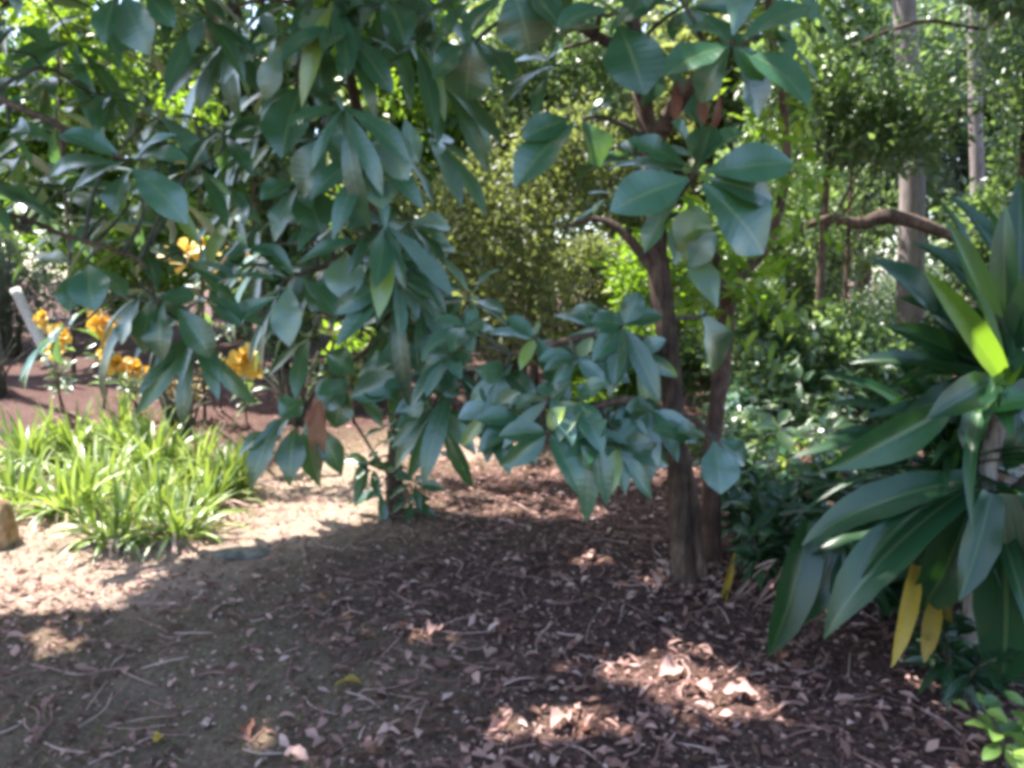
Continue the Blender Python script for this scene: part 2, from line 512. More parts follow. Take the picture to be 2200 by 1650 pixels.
# ------------------------------------------------------------------ broad-leaved trees
def limb_points(pts, n=24):
    pts = np.asarray(pts, float)
    s = np.linspace(0, len(pts) - 1, n * (len(pts) - 1))
    i = np.minimum(s.astype(int), len(pts) - 2)
    t = (s - i)[:, None]
    return pts[i] * (1 - t) + pts[i + 1] * t


def leaf_set(mb, specs, depth, rng, prof='obovate', arch=0.10, dj=0.15, jit=.22, fold=(.12, .35)):
    """leaves read off the photograph: base px, tip px, width px, tint, at a real depth"""
    for (bx, by, tx, ty, w, tn) in specs:
        d0 = depth
        d1 = depth + rng.uniform(-dj, dj)
        b, t = P(bx, by, d0), P(tx, ty, d1)
        nor = unit((UP * 0.45 - FWD * 0.9 if tn > .5 else UP * 0.75 - FWD * 0.75) + rng.normal(0, jit, 3))
        leaves(mb, b, t, nor, w * depth / FP * 1.12, arch + rng.uniform(-.04, .06), tn, prof, 12, 6, rng.uniform(*fold), 0.10, rng)


def whorl(mb, c, axis, n, L, W, rng, tint=(0.3, 0.15), prof='obovate', droop=0.35, open_=1.1):
    axis = unit(axis)
    ref = np.array([1.0, 0, 0]) if abs(axis[0]) < .8 else np.array([0, 1.0, 0])
    a = unit(np.cross(axis, ref)); b = np.cross(axis, a)
    th = np.arange(n) * 2.4 + rng.uniform(0, 6.28) + rng.normal(0, .2, n)
    el = open_ + rng.normal(0, 0.28, n)
    out = a[None] * np.cos(th)[:, None] + b[None] * np.sin(th)[:, None]
    d = unit(out * np.sin(el)[:, None] + axis[None] * np.cos(el)[:, None])
    LL = L * rng.uniform(.65, 1.12, n)
    base = c[None] + d * 0.015 - axis[None] * (rng.uniform(0, .05, n))[:, None]
    tip = base + d * LL[:, None] - UP[None] * (LL * droop * rng.uniform(.3, 1.5, n))[:, None]
    nor = unit(axis[None] * 0.6 + UP[None] * 0.4 - FWD[None] * .3 + rng.normal(0, .25, (n, 3)))
    leaves(mb, base, tip, nor, W * LL / L * rng.uniform(.85, 1.15, n), rng.uniform(.05, .16, n), np.clip(rng.normal(tint[0], tint[1], n), 0, 1), prof, 8, 4, rng.uniform(.1, .4, n), 0.08, rng)


def branch_curve(a, b, rng, lift=0.18):
    L = np.linalg.norm(b - a)
    m1 = a * 0.65 + b * 0.35 + UP * lift * L * .5 + rng.normal(0, .04 * L, 3)
    m2 = a * 0.25 + b * 0.75 + UP * lift * L * .4 + rng.normal(0, .04 * L, 3)
    return [a, m1, m2, b]


GLOW = [(742, 735), (742, 452), (805, 205), (405, 215), (90, 20), (440, 540), (520, 765), (215, 690)]


def open_spots(lst):
    """leave the gaps in the crown where the bright plants behind show through"""
    return [q for q in lst if min(math.hypot(q[0] - a, q[1] + 50 - b) for a, b in GLOW) > 78]


class Tree:
    def __init__(self, root, limbs, rng, leafmat, barkmat):
        self.root, self.rng, self.lm, self.bm = root, rng, leafmat, barkmat
        self.pts = np.vstack([limb_points(l) for l in limbs])

    def attach(self, c):
        d = np.linalg.norm(self.pts - c, axis=1) + 0.9 * np.clip(self.pts[:, 2] - c[2] + 0.05, 0, 9)
        return self.pts[np.argmin(d)]

    def branch(self, c, r=0.011):
        a = self.attach(c)
        mb = MB()
        cv = branch_curve(a, c, self.rng)
        tube(mb, cv, [r * 1.7, r * 1.2, r, r * .7], 7, 0.08, 4, self.rng)
        return mb.build('branch', self.bm, self.root), unit(cv[3] - cv[2])


def canopy(mb, box, n, rng, L=0.32, W=0.15, prof='obovate', keep_view=False):
    """upper crown: leaves through a volume high above, open where the photograph shows sun below"""
    (x0, x1), (y0, y1), (z0, z1) = box
    p = np.stack([rng.uniform(x0, x1, n), rng.uniform(y0, y1, n), rng.uniform(z0, z1, n)], -1)
    e = ((p[:, 0] - (x0 + x1) / 2) / ((x1 - x0) / 2)) ** 2 + ((p[:, 1] - (y0 + y1) / 2) / ((y1 - y0) / 2)) ** 2
    p = p[(e < 1.25) & ((p[:, 1] < 6.2) | (p[:, 0] < -.9) | (rng.uniform(0, 1, n) < .3))]
    n = len(p)
    d = unit(rng.normal(0, 1, (n, 3)) * np.array([1, 1, .45]))
    LL = L * rng.uniform(.6, 1.15, n)
    tip = p + d * LL[:, None] - UP * (LL * .25)[:, None]
    ok = ~(sunny(p) | sunny(tip) | sunny((p + tip) / 2))
    if not keep_view:
        for q in (p, tip):
            px, py, dd = project(q)
            ok &= ~((px > -60) & (px < 2260) & (py > -40) & (dd > 0))
    p, tip, LL = p[ok], tip[ok], LL[ok]
    n = len(p)
    nor = unit(UP[None] + rng.normal(0, .45, (n, 3)))
    leaves(mb, p, tip, nor, W * LL / L, rng.uniform(.03, .15, n), np.clip(rng.normal(.4, .2, n), 0, 1), prof, 3, 2, .2, 0, rng)


def make_main_tree():
    rng = np.random.default_rng(5)
    base = G(1475, 1262)
    root = thing('broadleaf_tree', 'dark-trunked broad-leaved tree standing right of centre, its base in brown mulch', 'tree', base)
    D = 3.95
    tp = [base - UP * .08, P(1465, 1180, D), P(1458, 1050, D), P(1447, 900, D), P(1438, 760, D), P(1418, 600, D), P(1405, 500, D), P(1395, 330, D + .1), P(1370, 120, D + .2), P(1330, -200, D + .4), P(1290, -700, D + .6)]
    mb = MB()
    tube(mb, tp, [.075, .054, .048, .047, .050, .056, .054, .048, .044, .036, .025], 22, .14, 6, rng)
    # buttress beside the base
    tube(mb, [base + np.array([.11, .0, -.08]), P(1500, 1180, D), P(1492, 1080, D), P(1470, 960, D)], [.04, .028, .026, .018], 12, .12, 6, rng)
    mb.build('trunk', M['bark_dark'], root)
    limbs = [tp[2:]]
    for lp, rad in [
        ([tp[6], P(1440, 430, 3.75), P(1495, 372, 3.45)], [.045, .03, .016]),
        ([tp[7], P(1470, 200, 3.7), P(1560, 120, 3.5), P(1575, 90, 3.42)], [.045, .035, .022, .014]),
        ([tp[5], P(1340, 500, 3.9), P(1280, 470, 3.95), P(1210, 490, 4.0)], [.03, .022, .016, .010]),
        ([tp[4], P(1330, 720, 3.8), P(1230, 730, 3.75), P(1100, 760, 3.9)], [.034, .024, .018, .012]),
        ([tp[3], P(1360, 860, 3.7), P(1260, 880, 3.6), P(1180, 920, 3.6)], [.03, .022, .016, .010]),
        ([tp[8], P(1250, 60, 4.0), P(1130, -20, 4.0)], [.035, .025, .012]),
        ([tp[3], P(1490, 900, 3.7), P(1530, 940, 3.55)], [.024, .016, .010]),
        ([tp[9], P(1600, -350, 4.2), P(1900, -550, 4.6)], [.04, .03, .015]),
        ([tp[9], P(1000, -400, 4.0), P(700, -600, 4.2)], [.04, .03, .015]),
        ([tp[9], P(1300, -600, 3.0), P(1250, -1100, 2.4)], [.04, .03, .015]),
    ]:
        m2 = MB(); tube(m2, lp, rad, 9, .10, 5, rng); m2.build('limb', M['bark_dark'], root)
        limbs.append(lp)
    T = Tree(root, limbs, rng, M['broad'], M['twig'])

    def put(cx, cy, depth, specs, extra=0, L=.25, W=.12, **k):
        br, ax = T.branch(P(cx, cy, depth))
        m3 = MB()
        leaf_set(m3, specs, depth, rng, **k)
        if extra:
            whorl(m3, P(cx, cy, depth), ax * .5 + UP * .6 - FWD * .3, extra, L, W, rng)
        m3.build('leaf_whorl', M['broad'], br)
    # the two large whorls by the trunk
    put(1575, 92, 3.42, [(1570, 98, 1425, 165, 78, .35), (1568, 105, 1505, 222, 66, .5), (1580, 110, 1628, 255, 100, .05), (1590, 105, 1738, 228, 92, .45),
                         (1592, 85, 1745, 15, 70, .45), (1575, 75, 1590, -30, 60, .75), (1560, 85, 1440, 70, 66, .3), (1575, 100, 1640, 175, 60, .3)])
    put(1495, 372, 3.42, [(1480, 385, 1310, 455, 100, .55), (1478, 370, 1305, 365, 66, .5), (1480, 360, 1345, 300, 52, .3), (1470, 400, 1385, 545, 76, .45),
                          (1510, 395, 1640, 545, 150, .32), (1515, 370, 1705, 352, 96, .6), (1505, 350, 1600, 285, 84, .3), (1485, 350, 1440, 262, 92, .4), (1520, 385, 1660, 430, 70, .05), (1500, 360, 1530, 270, 70, .25)])
    put(1250, 255, 3.9, [(1235, 265, 1105, 405, 80, .45), (1250, 262, 1292, 360, 96, .4), (1225, 255, 1120, 300, 60, .3), (1262, 250, 1320, 215, 50, .3)])
    put(1320, 30, 3.7, [(1305, 20, 1195, 62, 56, .5), (1310, 60, 1185, 100, 54, .4), (1440, -10, 1325, 48, 62, .6), (1330, 55, 1385, 205, 130, .3), (1340, 20, 1420, -60, 60, .4)])
    put(1120, -10, 3.7, [(1100, -30, 1140, 120, 120, .3), (1080, -10, 1000, 90, 70, .25), (1140, -20, 1200, 60, 60, .2)])
    put(1020, 95, 4.0, [(1015, 90, 1000, 220, 90, .3), (1010, 90, 930, 170, 60, .3), (1030, 90, 1100, 180, 60, .2)])
    put(1530, 960, 3.5, [(1535, 950, 1548, 1062, 78, .7), (1520, 945, 1455, 930, 55, .3), (1545, 945, 1600, 1000, 60, .4), (1500, 940, 1400, 925, 50, .25)])
    put(1520, 675, 3.8, [(1505, 670, 1530, 805, 105, .3), (1540, 660, 1490, 560, 60, .9)])
    put(1470, 460, 3.85, [(1470, 560, 1500, 440, 78, .95), (1450, 570, 1465, 480, 50, .9), (1480, 575, 1540, 500, 60, .85)])
    # rounded lower leaves
    for cx, cy, dp in [(1240, 770, 3.7), (1180, 850, 3.6), (1180, 930, 3.5), (1270, 930, 3.55), (1330, 960, 3.6), (1320, 880, 3.7), (1120, 900, 3.8), (1000, 700, 4.1), (1080, 800, 3.9),
                       (1370, 760, 3.8), (1150, 720, 3.8), (1270, 690, 3.9), (1060, 880, 3.9), (1400, 880, 3.7), (1340, 700, 3.7), (1240, 860, 3.6), (960, 760, 4.2)]:
        br, ax = T.branch(P(cx, cy, dp), .008)
        m3 = MB()
        whorl(m3, P(cx, cy, dp), ax * .4 + UP * .3 - FWD * .6, int(rng.integers(6, 9)), .22, .105, rng, (.48, .26), 'ellip', .6, 1.2)
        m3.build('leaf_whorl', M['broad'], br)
    # higher leaves round the top of the picture
    for cx, cy, dp in [(1180, 130, 4.3), (1420, 130, 4.1), (1360, 330, 4.2), (1660, 60, 3.9), (1480, 10, 3.8), (1240, -40, 4.1), (1680, -40, 4.0), (1420, -40, 3.6), (1010, -10, 4.2), (1330, 420, 4.2)]:
        br, ax = T.branch(P(cx, cy, dp), .009)
        m3 = MB()
        whorl(m3, P(cx, cy, dp), ax * .5 + UP * .4 - FWD * .5, int(rng.integers(6, 9)), .32, .115, rng, (.45, .24), 'obovate', .55, 1.2)
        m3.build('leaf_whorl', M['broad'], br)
    # withered hanging leaves
    for s in [(1455, 170, 1450, 265, 24, .2), (1545, 190, 1525, 290, 26, .15), (1500, 200, 1512, 270, 22, .3), (1165, 0, 1150, 60, 40, .3)]:
        m3 = MB(); leaf_set(m3, [s], 3.75, rng); tag(m3.build('withered_leaf', M['red'], root), 'red-brown withered leaf hanging in the crown')
    m4 = MB()
    canopy(m4, ((-2.8, 5.2), (1.6, 7.4), (3.9, 6.2)), 7800, rng)
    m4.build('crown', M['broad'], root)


def make_slim_tree():
    rng = np.random.default_rng(8)
    base = G(848, 1098)
    d0 = float((base - CAMP) @ FWD)
    root = thing('broadleaf_tree', 'slender young broad-leaved tree at the edge of the sunlit sandy patch, left of centre', 'tree', base)
    tp = [base - UP * .06, P(848, 1000, d0), P(852, 930, d0), P(845, 850, d0), P(835, 700, d0 - .1), P(812, 520, d0 - .2), P(780, 300, d0 - .3), P(735, 60, d0 - .4), P(720, -220, d0 - .4), P(700, -650, d0 - .3)]
    mb = MB()
    tube(mb, tp, [.065, .05, .043, .04, .038, .036, .034, .03, .026, .02], 12, .10, 6, rng)
    mb.build('trunk', M['bark_dark'], root)
    limbs = [tp[2:]]
    for lp, rad in [
        ([tp[5], P(740, 560, 4.7), P(640, 590, 4.4)], [.024, .017, .010]),
        ([tp[4], P(780, 760, 4.8), P(690, 830, 4.7), P(640, 900, 4.6)], [.022, .016, .012, .008]),
        ([tp[6], P(700, 260, 4.6), P(640, 180, 4.4)], [.024, .017, .010]),
        ([tp[4], P(900, 780, 4.9), P(980, 800, 4.7)], [.02, .014, .008]),
        ([tp[7], P(600, 0, 4.6), P(470, 20, 4.4)], [.02, .014, .008]),
        ([tp[8], P(500, -350, 4.4), P(300, -500, 4.2)], [.02, .014, .008]),
    ]:
        m2 = MB(); tube(m2, lp, rad, 8, .10, 5, rng); m2.build('limb', M['bark_dark'], root)
        limbs.append(lp)
    T = Tree(root, limbs, rng, M['broad'], M['twig'])

    def put(cx, cy, depth, specs, extra=0, prof='obovate', L=.28, W=.12):
        br, ax = T.branch(P(cx, cy, depth), .008)
        m3 = MB()
        leaf_set(m3, [(*q[:5], .89 if q[5] >= .7 else q[5]) for q in specs], depth, rng, prof)  # lightest leaves take the painted sky-sheen tint
        if extra:
            whorl(m3, P(cx, cy, depth), ax * .5 + UP * .5 - FWD * .4, extra, L, W, rng, (.3, .15), prof)
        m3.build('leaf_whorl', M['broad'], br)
    put(640, 75, 4.3, [(635, 55, 625, 142, 62, .85), (600, 100, 572, 215, 50, .75), (665, 20, 705, 95, 74, .75), (590, 80, 480, 180, 60, .5), (680, 80, 690, 190, 60, .15)], 2)
    put(815, 5, 4.2, [(815, 0, 752, 108, 66, .7), (830, 0, 870, 100, 70, .2), (790, 0, 720, 60, 60, .3), (840, -20, 930, 20, 70, .2)], 2)
    put(655, 190, 4.4, [(650, 185, 605, 340, 98, .3), (660, 300, 575, 352, 56, .75), (665, 190, 735, 300, 90, .1), (640, 190, 560, 250, 50, .4)], 1)
    put(700, 275, 4.2, [(690, 280, 788, 412, 100, .45), (705, 290, 650, 420, 80, .25)])
    put(850, 260, 4.2, [(835, 262, 872, 398, 70, .85), (870, 255, 900, 350, 40, .8), (840, 290, 770, 400, 64, .7), (800, 380, 822, 450, 70, .7)], 0)
    put(640, 400, 4.4, [(645, 395, 590, 520, 60, .6), (650, 400, 690, 500, 90, .25), (630, 390, 560, 430, 50, .4)], 1)
    put(635, 590, 4.3, [(622, 615, 622, 745, 62, .75), (605, 602, 462, 612, 34, .5), (595, 638, 482, 700, 42, .6), (640, 565, 770, 520, 36, .5), (610, 570, 540, 540, 40, .5), (640, 540, 690, 470, 40, .5), (650, 600, 720, 680, 50, .3)], 1)
    put(740, 550, 4.4, [(742, 545, 745, 650, 78, .75), (725, 590, 668, 670, 60, .4), (760, 540, 840, 590, 60, .4), (770, 530, 880, 520, 40, .3)], 1)
    put(640, 890, 4.6, [(600, 900, 540, 1056, 52, .15), (635, 920, 622, 1045, 58, .1), (585, 930, 512, 985, 46, .15), (620, 900, 570, 960, 50, .3), (660, 900, 690, 1050, 50, .2), (690, 920, 735, 1022, 48, .2), (650, 860, 600, 900, 60, .3)], 0, 'point')
    put(760, 830, 4.6, [(750, 815, 690, 880, 80, .3), (770, 810, 840, 780, 70, .3), (775, 840, 850, 860, 70, .3), (740, 830, 720, 920, 60, .2), (760, 800, 700, 760, 60, .3)], 2)
    put(890, 820, 4.5, [(900, 800, 750, 855, 60, .35), (885, 835, 892, 905, 50, .5), (905, 815, 990, 850, 60, .3), (900, 800, 960, 740, 60, .3)], 2)
    for cx, cy, dp in open_spots([(750, 60, 4.2), (790, 180, 4.1), (740, 230, 4.0), (800, 330, 4.2), (830, 480, 4.3), (850, 600, 4.4), (790, 640, 4.3), (720, -10, 4.2), (700, 430, 4.3), (560, 20, 4.7), (740, 160, 4.9), (900, 90, 4.6), (590, 470, 4.8), (720, 480, 4.8), (860, 560, 4.6), (560, 720, 4.6), (660, 720, 4.8), (900, 640, 4.7), (850, 720, 4.7), (980, 800, 4.6), (480, 90, 4.6), (690, -60, 4.4),
                       (880, -60, 4.5), (540, 300, 4.9), (620, 10, 4.9), (830, 20, 4.9), (520, 110, 5.0), (730, 240, 5.1), (790, 560, 5.0), (690, 560, 5.1), (760, 330, 5.0), (570, 540, 5.1), (640, 660, 5.0), (860, 660, 5.0), (930, 540, 5.0), (940, 700, 4.9), (760, 760, 5.0), (860, 320, 5.1), (960, 180, 5.0), (450, 180, 5.0), (600, 620, 4.6), (760, 700, 4.9), (700, 640, 4.9), (930, 300, 5.0), (800, 420, 4.9), (690, 380, 5.0), (520, 430, 4.9), (960, 20, 4.7), (620, 270, 5.0), (780, 90, 4.9), (570, 190, 5.1), (880, 480, 4.8), (1010, 640, 4.8), (800, 690, 4.6), (930, 880, 4.6), (520, 560, 4.8), (850, 180, 4.7)]):
        br, ax = T.branch(P(cx, cy, dp), .007)
        m3 = MB()
        whorl(m3, P(cx, cy, dp), ax * .5 + UP * .3 - FWD * .5, int(rng.integers(6, 10)), .34, .115, rng, (.42, .26), 'obovate', .85, 1.15)
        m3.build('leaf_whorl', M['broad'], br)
    # the low shoots on the stem
    for a, b, dp in [((850, 1030), (815, 1050), 0), ((850, 940), (880, 925), 0), ((850, 930), (830, 915), 0), ((848, 1050), (885, 1075), 0), ((846, 955), (790, 985), 0), ((852, 960), (925, 960), 0), ((850, 1010), (890, 1035), 0), ((848, 985), (800, 1000), 0)]:
        br = MB(); tube(br, [P(*a, d0), P((a[0] + b[0]) / 2, min(a[1], b[1]) - 6, d0 - .05), P(*b, d0 - .1)], [.008, .006, .004], 6, 0, 3, rng)
        bo = br.build('branch', M['twig'], root)
        m3 = MB(); whorl(m3, P(*b, d0 - .1), UP * .5 - FWD * .5, 5, .19, .08, rng, (.12, .1), 'point', .8, 1.2); m3.build('leaf_whorl', M['broad'], bo)
    m3 = MB(); leaf_set(m3, [(678, 850, 692, 1010, 40, .8)], 4.5, rng, 'point', .05)
    leaf_set(m3, [(690, 860, 670, 940, 40, .7)], 4.5, rng, 'point', .05)
    tag(m3.build('withered_leaf', M['red'], root), 'red-brown withered leaf hanging among the lowest green leaves')
    m4 = MB()
    canopy(m4, ((-4.8, .2), (2.0, 6.9), (3.9, 5.6)), 4800, rng)
    m4.build('crown', M['broad'], root)


def make_left_tree():
    rng = np.random.default_rng(21)
    base = np.array([-3.3, 3.5, float(gh(-3.3, 3.5))])
    root = thing('broadleaf_tree', 'broad-leaved tree reaching in from the left edge with wide drooping leaf whorls', 'tree', base)
    tp = [base - UP * .08, base + [.02, 0, .6], base + [.10, .02, 1.2], base + [.15, -.02, 1.9], base + [.25, 0, 2.8], base + [.4, .1, 4.2]]
    mb = MB(); tube(mb, tp, [.12, .085, .075, .07, .06, .03], 14, .1, 6, rng); mb.build('trunk', M['bark_dark'], root)
    limbs = [tp[1:]]
    for lp, rad in [
        ([tp[3], P(-120, 200, 3.5), P(60, 240, 3.45), P(210, 315, 3.4), P(275, 345, 3.4)], [.026, .018, .014, .011, .008]),
        ([tp[2], P(-60, 470, 3.8), P(150, 510, 3.9), P(300, 560, 4.0), P(335, 650, 4.0)], [.022, .014, .010, .008, .006]),
        ([tp[4], P(-60, -60, 3.6), P(150, -60, 3.6), P(300, -30, 3.6)], [.035, .026, .02, .012]),
    ]:
        m2 = MB(); tube(m2, lp, rad, 9, .10, 5, rng); m2.build('limb', M['bark_dark'], root); limbs.append(lp)
    T = Tree(root, limbs, rng, M['broad'], M['twig'])

    def put(cx, cy, depth, specs, extra=0):
        br, ax = T.branch(P(cx, cy, depth), .008)
        m3 = MB(); leaf_set(m3, specs, depth, rng)
        if extra:
            whorl(m3, P(cx, cy, depth), ax * .5 + UP * .5 - FWD * .4, extra, .26, .11, rng)
        m3.build('leaf_whorl', M['broad'], br)
    put(275, 350, 3.4, [(268, 348, 150, 448, 66, .25), (285, 362, 402, 482, 76, .65), (262, 340, 125, 292, 60, .5), (280, 338, 405, 345, 52, .45), (255, 352, 100, 385, 60, .4), (290, 345, 380, 290, 26, .8), (275, 370, 250, 460, 60, .1)])
    put(20, 270, 3.5, [(10, 262, 115, 312, 60, .45), (0, 250, -110, 330, 70, .4), (20, 280, 60, 380, 50, .5), (10, 255, 80, 210, 50, .3)], 2)
    put(285, -10, 3.6, [(268, -10, 322, 118, 80, .7), (315, -10, 375, 60, 50, .5), (255, -10, 225, 100, 50, .4), (290, -20, 420, 10, 60, .3)])
    put(30, 60, 3.6, [(20, 60, 30, 140, 80, .65), (10, 50, -60, 110, 60, .4), (40, 60, 110, 100, 60, .2), (40, 40, 60, -30, 60, .5)], 1)
    put(180, 570, 3.9, [(190, 570, 205, 670, 78, .55), (150, 565, 60, 560, 60, .5), (210, 575, 270, 640, 60, .2), (170, 580, 150, 670, 60, .3)])
    put(335, 645, 4.0, [(350, 650, 350, 775, 70, .3), (380, 660, 455, 770, 62, .25), (300, 640, 260, 740, 60, .2), (340, 640, 420, 640, 50, .3), (330, 640, 310, 760, 60, .2)], 1)
    for cx, cy, dp in open_spots([(-40, 400, 3.8), (430, 640, 4.3), (450, 420, 4.4), (250, 200, 4.3), (160, 90, 4.3), (440, 30, 4.3), (380, 120, 4.5), (100, 160, 4.2), (300, 520, 4.2), (480, 280, 4.6), (230, 470, 4.2), (420, 730, 4.4), (60, -50, 3.9), (130, 400, 4.3), (350, 400, 4.5), (40, 340, 4.3), (400, 560, 4.5), (250, 690, 4.4), (150, 480, 4.5), (340, 250, 4.7), (20, 160, 4.4), (120, 240, 4.6), (430, 360, 4.8), (300, 90, 4.7), (200, 380, 4.7), (300, 430, 4.7), (410, 480, 4.8), (30, 430, 4.6), (540, 640, 4.9), (130, 700, 4.7), (320, 620, 4.4), (470, 200, 4.9), (130, -30, 4.3), (420, -40, 4.3), (200, 20, 4.4), (500, 500, 4.7), (480, 680, 4.5), (360, 10, 4.6)]):
        br, ax = T.branch(P(cx, cy, dp), .007)
        m3 = MB()
        whorl(m3, P(cx, cy, dp), ax * .5 + UP * .3 - FWD * .5, int(rng.integers(6, 10)), .33, .10, rng, (.38, .26), 'obovate', .9, 1.15)
        m3.build('leaf_whorl', M['broad'], br)
    m4 = MB()
    canopy(m4, ((-7.4, -2.2), (1.4, 6.6), (3.7, 5.6)), 4600, rng)
    m4.build('crown', M['broad'], root)


make_main_tree()
make_slim_tree()
make_left_tree()


# ------------------------------------------------------------------ the thin red-barked tree behind the main trunk
def make_red_tree():
    rng = np.random.default_rng(31)
    base = G(1530, 1222)
    d0 = float((base - CAMP) @ FWD)
    root = thing('slender_tree', 'thin reddish-brown forked tree standing close behind the dark trunk', 'tree', base)
    tp = [base - UP * .06, P(1528, 1080, d0), P(1530, 960, d0), P(1543, 850, d0 + .05), P(1556, 760, d0 + .1), P(1562, 660, d0 + .1), P(1595, 590, d0 + .15), P(1660, 500, d0 + .25), P(1690, 300, d0 + .4), P(1650, 0, d0 + .6), P(1640, -400, d0 + .8)]
    mb = MB(); tube(mb, tp, [.065, .048, .043, .042, .046, .044, .034, .026, .022, .02, .012], 12, .16, 6, rng); mb.build('trunk', M['bark_red'], root)
    lp = [tp[5], P(1545, 590, d0), P(1530, 520, d0 - .05), P(1500, 470, d0)]
    m2 = MB(); tube(m2, lp, [.036, .026, .018, .012], 9, .1, 5, rng); m2.build('limb', M['bark_red'], root)
    mb = MB()
    pts = np.vstack([limb_points(tp[6:10], 5), limb_points(lp, 4)])
    for c in pts:
        n = 22
        p = c[None] + rng.normal(0, .16, (n, 3))
        d = rand_unit(n, rng) * .11
        leaves(mb, p, p + d, rand_unit(n, rng) + UP, .04, .1, rng.uniform(.1, 1, n), 'lance', 3, 2, .2, 0, rng)
    mb.build('crown', M['lime'], root)


make_red_tree()


# ------------------------------------------------------------------ shrubs and trees behind
def foliage(mb, c, size, n, L, rng, blobs=14, prof='lance', aspect=.45, tint=(.4, .22), nl=2, hollow=.55, up=.4):
    """leaf clumps through an uneven volume"""
    c = np.asarray(c); size = np.asarray(size)
    b = rand_unit(blobs, rng) * (rng.uniform(hollow if blobs < 20 else .15, 1.0, blobs) ** .7)[:, None]
    b = b * size * .72
    br = size.mean() * rng.uniform(.13, .40, blobs)
    w = br ** 2; w = w / w.sum()
    k = rng.choice(blobs, n, p=w)
    dirs = rand_unit(n, rng)
    rr = rng.uniform(.0, 1, n) ** .5
    p = c + b[k] + dirs * (br[k] * rr)[:, None] * unit(size)[None] * 1.7
    d = unit(dirs * .8 + rand_unit(n, rng) * .9 + UP * .05)
    LL = L * rng.uniform(.5, 1.2, n) * rng.uniform(.65, 1.5, blobs)[k]
    nor = unit(dirs * .5 + UP * up + rng.normal(0, .5, (n, 3)))
    tn = np.clip(rng.normal(tint[0], tint[1], n) + rng.normal(0, .14, blobs)[k], 0, 1)
    lo = gh(p[:, 0], p[:, 1]) + .02
    p[:, 2] = np.maximum(p[:, 2], lo)
    tip = p + d * LL[:, None]
    tip[:, 2] = np.maximum(tip[:, 2], lo)
    ok = ~sunny(p)
    p, tip, nor, LL, tn = p[ok], tip[ok], nor[ok], LL[ok], tn[ok]
    n = len(p)
    leaves(mb, p, tip, nor, LL * aspect, rng.uniform(.02, .16, n), tn, prof, nl, 2, .25, 0, rng)
    return b + c


def shrub(name, label, cat, px, dist, w, h, n, L, mat, seed, prof='lance', aspect=.45, tint=(.4, .22), bark='twig', group=None, z0=0.0, blobs=26, deep=.75):
    rng = np.random.default_rng(seed)
    x = (px - 1100) / FP * dist
    base = np.array([x, dist, float(gh(x, dist))])
    root = thing(name, label, cat, base, group)
    mb = MB()
    size = np.array([w / 2, w / 2 * deep, h / 2])
    bc = foliage(mb, base + UP * (z0 + h / 2), size, n, L, rng, blobs, prof, aspect, tint)
    mb.build('crown', M[mat], root)
    mb = MB()
    for q in bc[::1]:
        s = base + np.append(rng.normal(0, .05, 2), -.05)
        tube(mb, [s, (s * .6 + q * .4) + [0, 0, .12 * h], q], [.018, .012, .006], 6, .08, 4, rng)
    mb.build('stem', M[bark], root)
    return root


def far_tree(name, label, px, dist, r, trunk, crown_z, size, n, L, mat, bark, seed, prof='lance', aspect=.45, tint=(.4, .22), blobs=22, lean=0.0, group=None):
    rng = np.random.default_rng(seed)
    x = (px - 1100) / FP * dist
    base = np.array([x, dist, float(gh(x, dist))])
    root = thing(name, label, 'tree', base, group)
    top = base + np.array([lean, .2, trunk])
    tp = [base - UP * .1, base + (top - base) * .3 + [rng.normal(0, .04), 0, 0], base + (top - base) * .65 + [rng.normal(0, .05), 0, 0], top]
    mb = MB(); tube(mb, tp, [r * 1.35, r, r * .85, r * .55], 14, .06, 8, rng); mb.build('trunk', M[bark], root)
    mb = MB()
    bc = foliage(mb, base + [lean * .7, 0, crown_z], size, n, L, rng, blobs, prof, aspect, tint, 2, .25)
    mb.build('crown', M[mat], root)
    mb = MB()
    for q in bc[::2]:
        s = tp[1] + (tp[3] - tp[1]) * rng.uniform(.3, 1)
        tube(mb, [s, s * .5 + q * .5 + [0, 0, .15], q], [r * .35, r * .22, r * .08], 6, .08, 4, rng)
    mb.build('limb', M[bark], root)
    return root


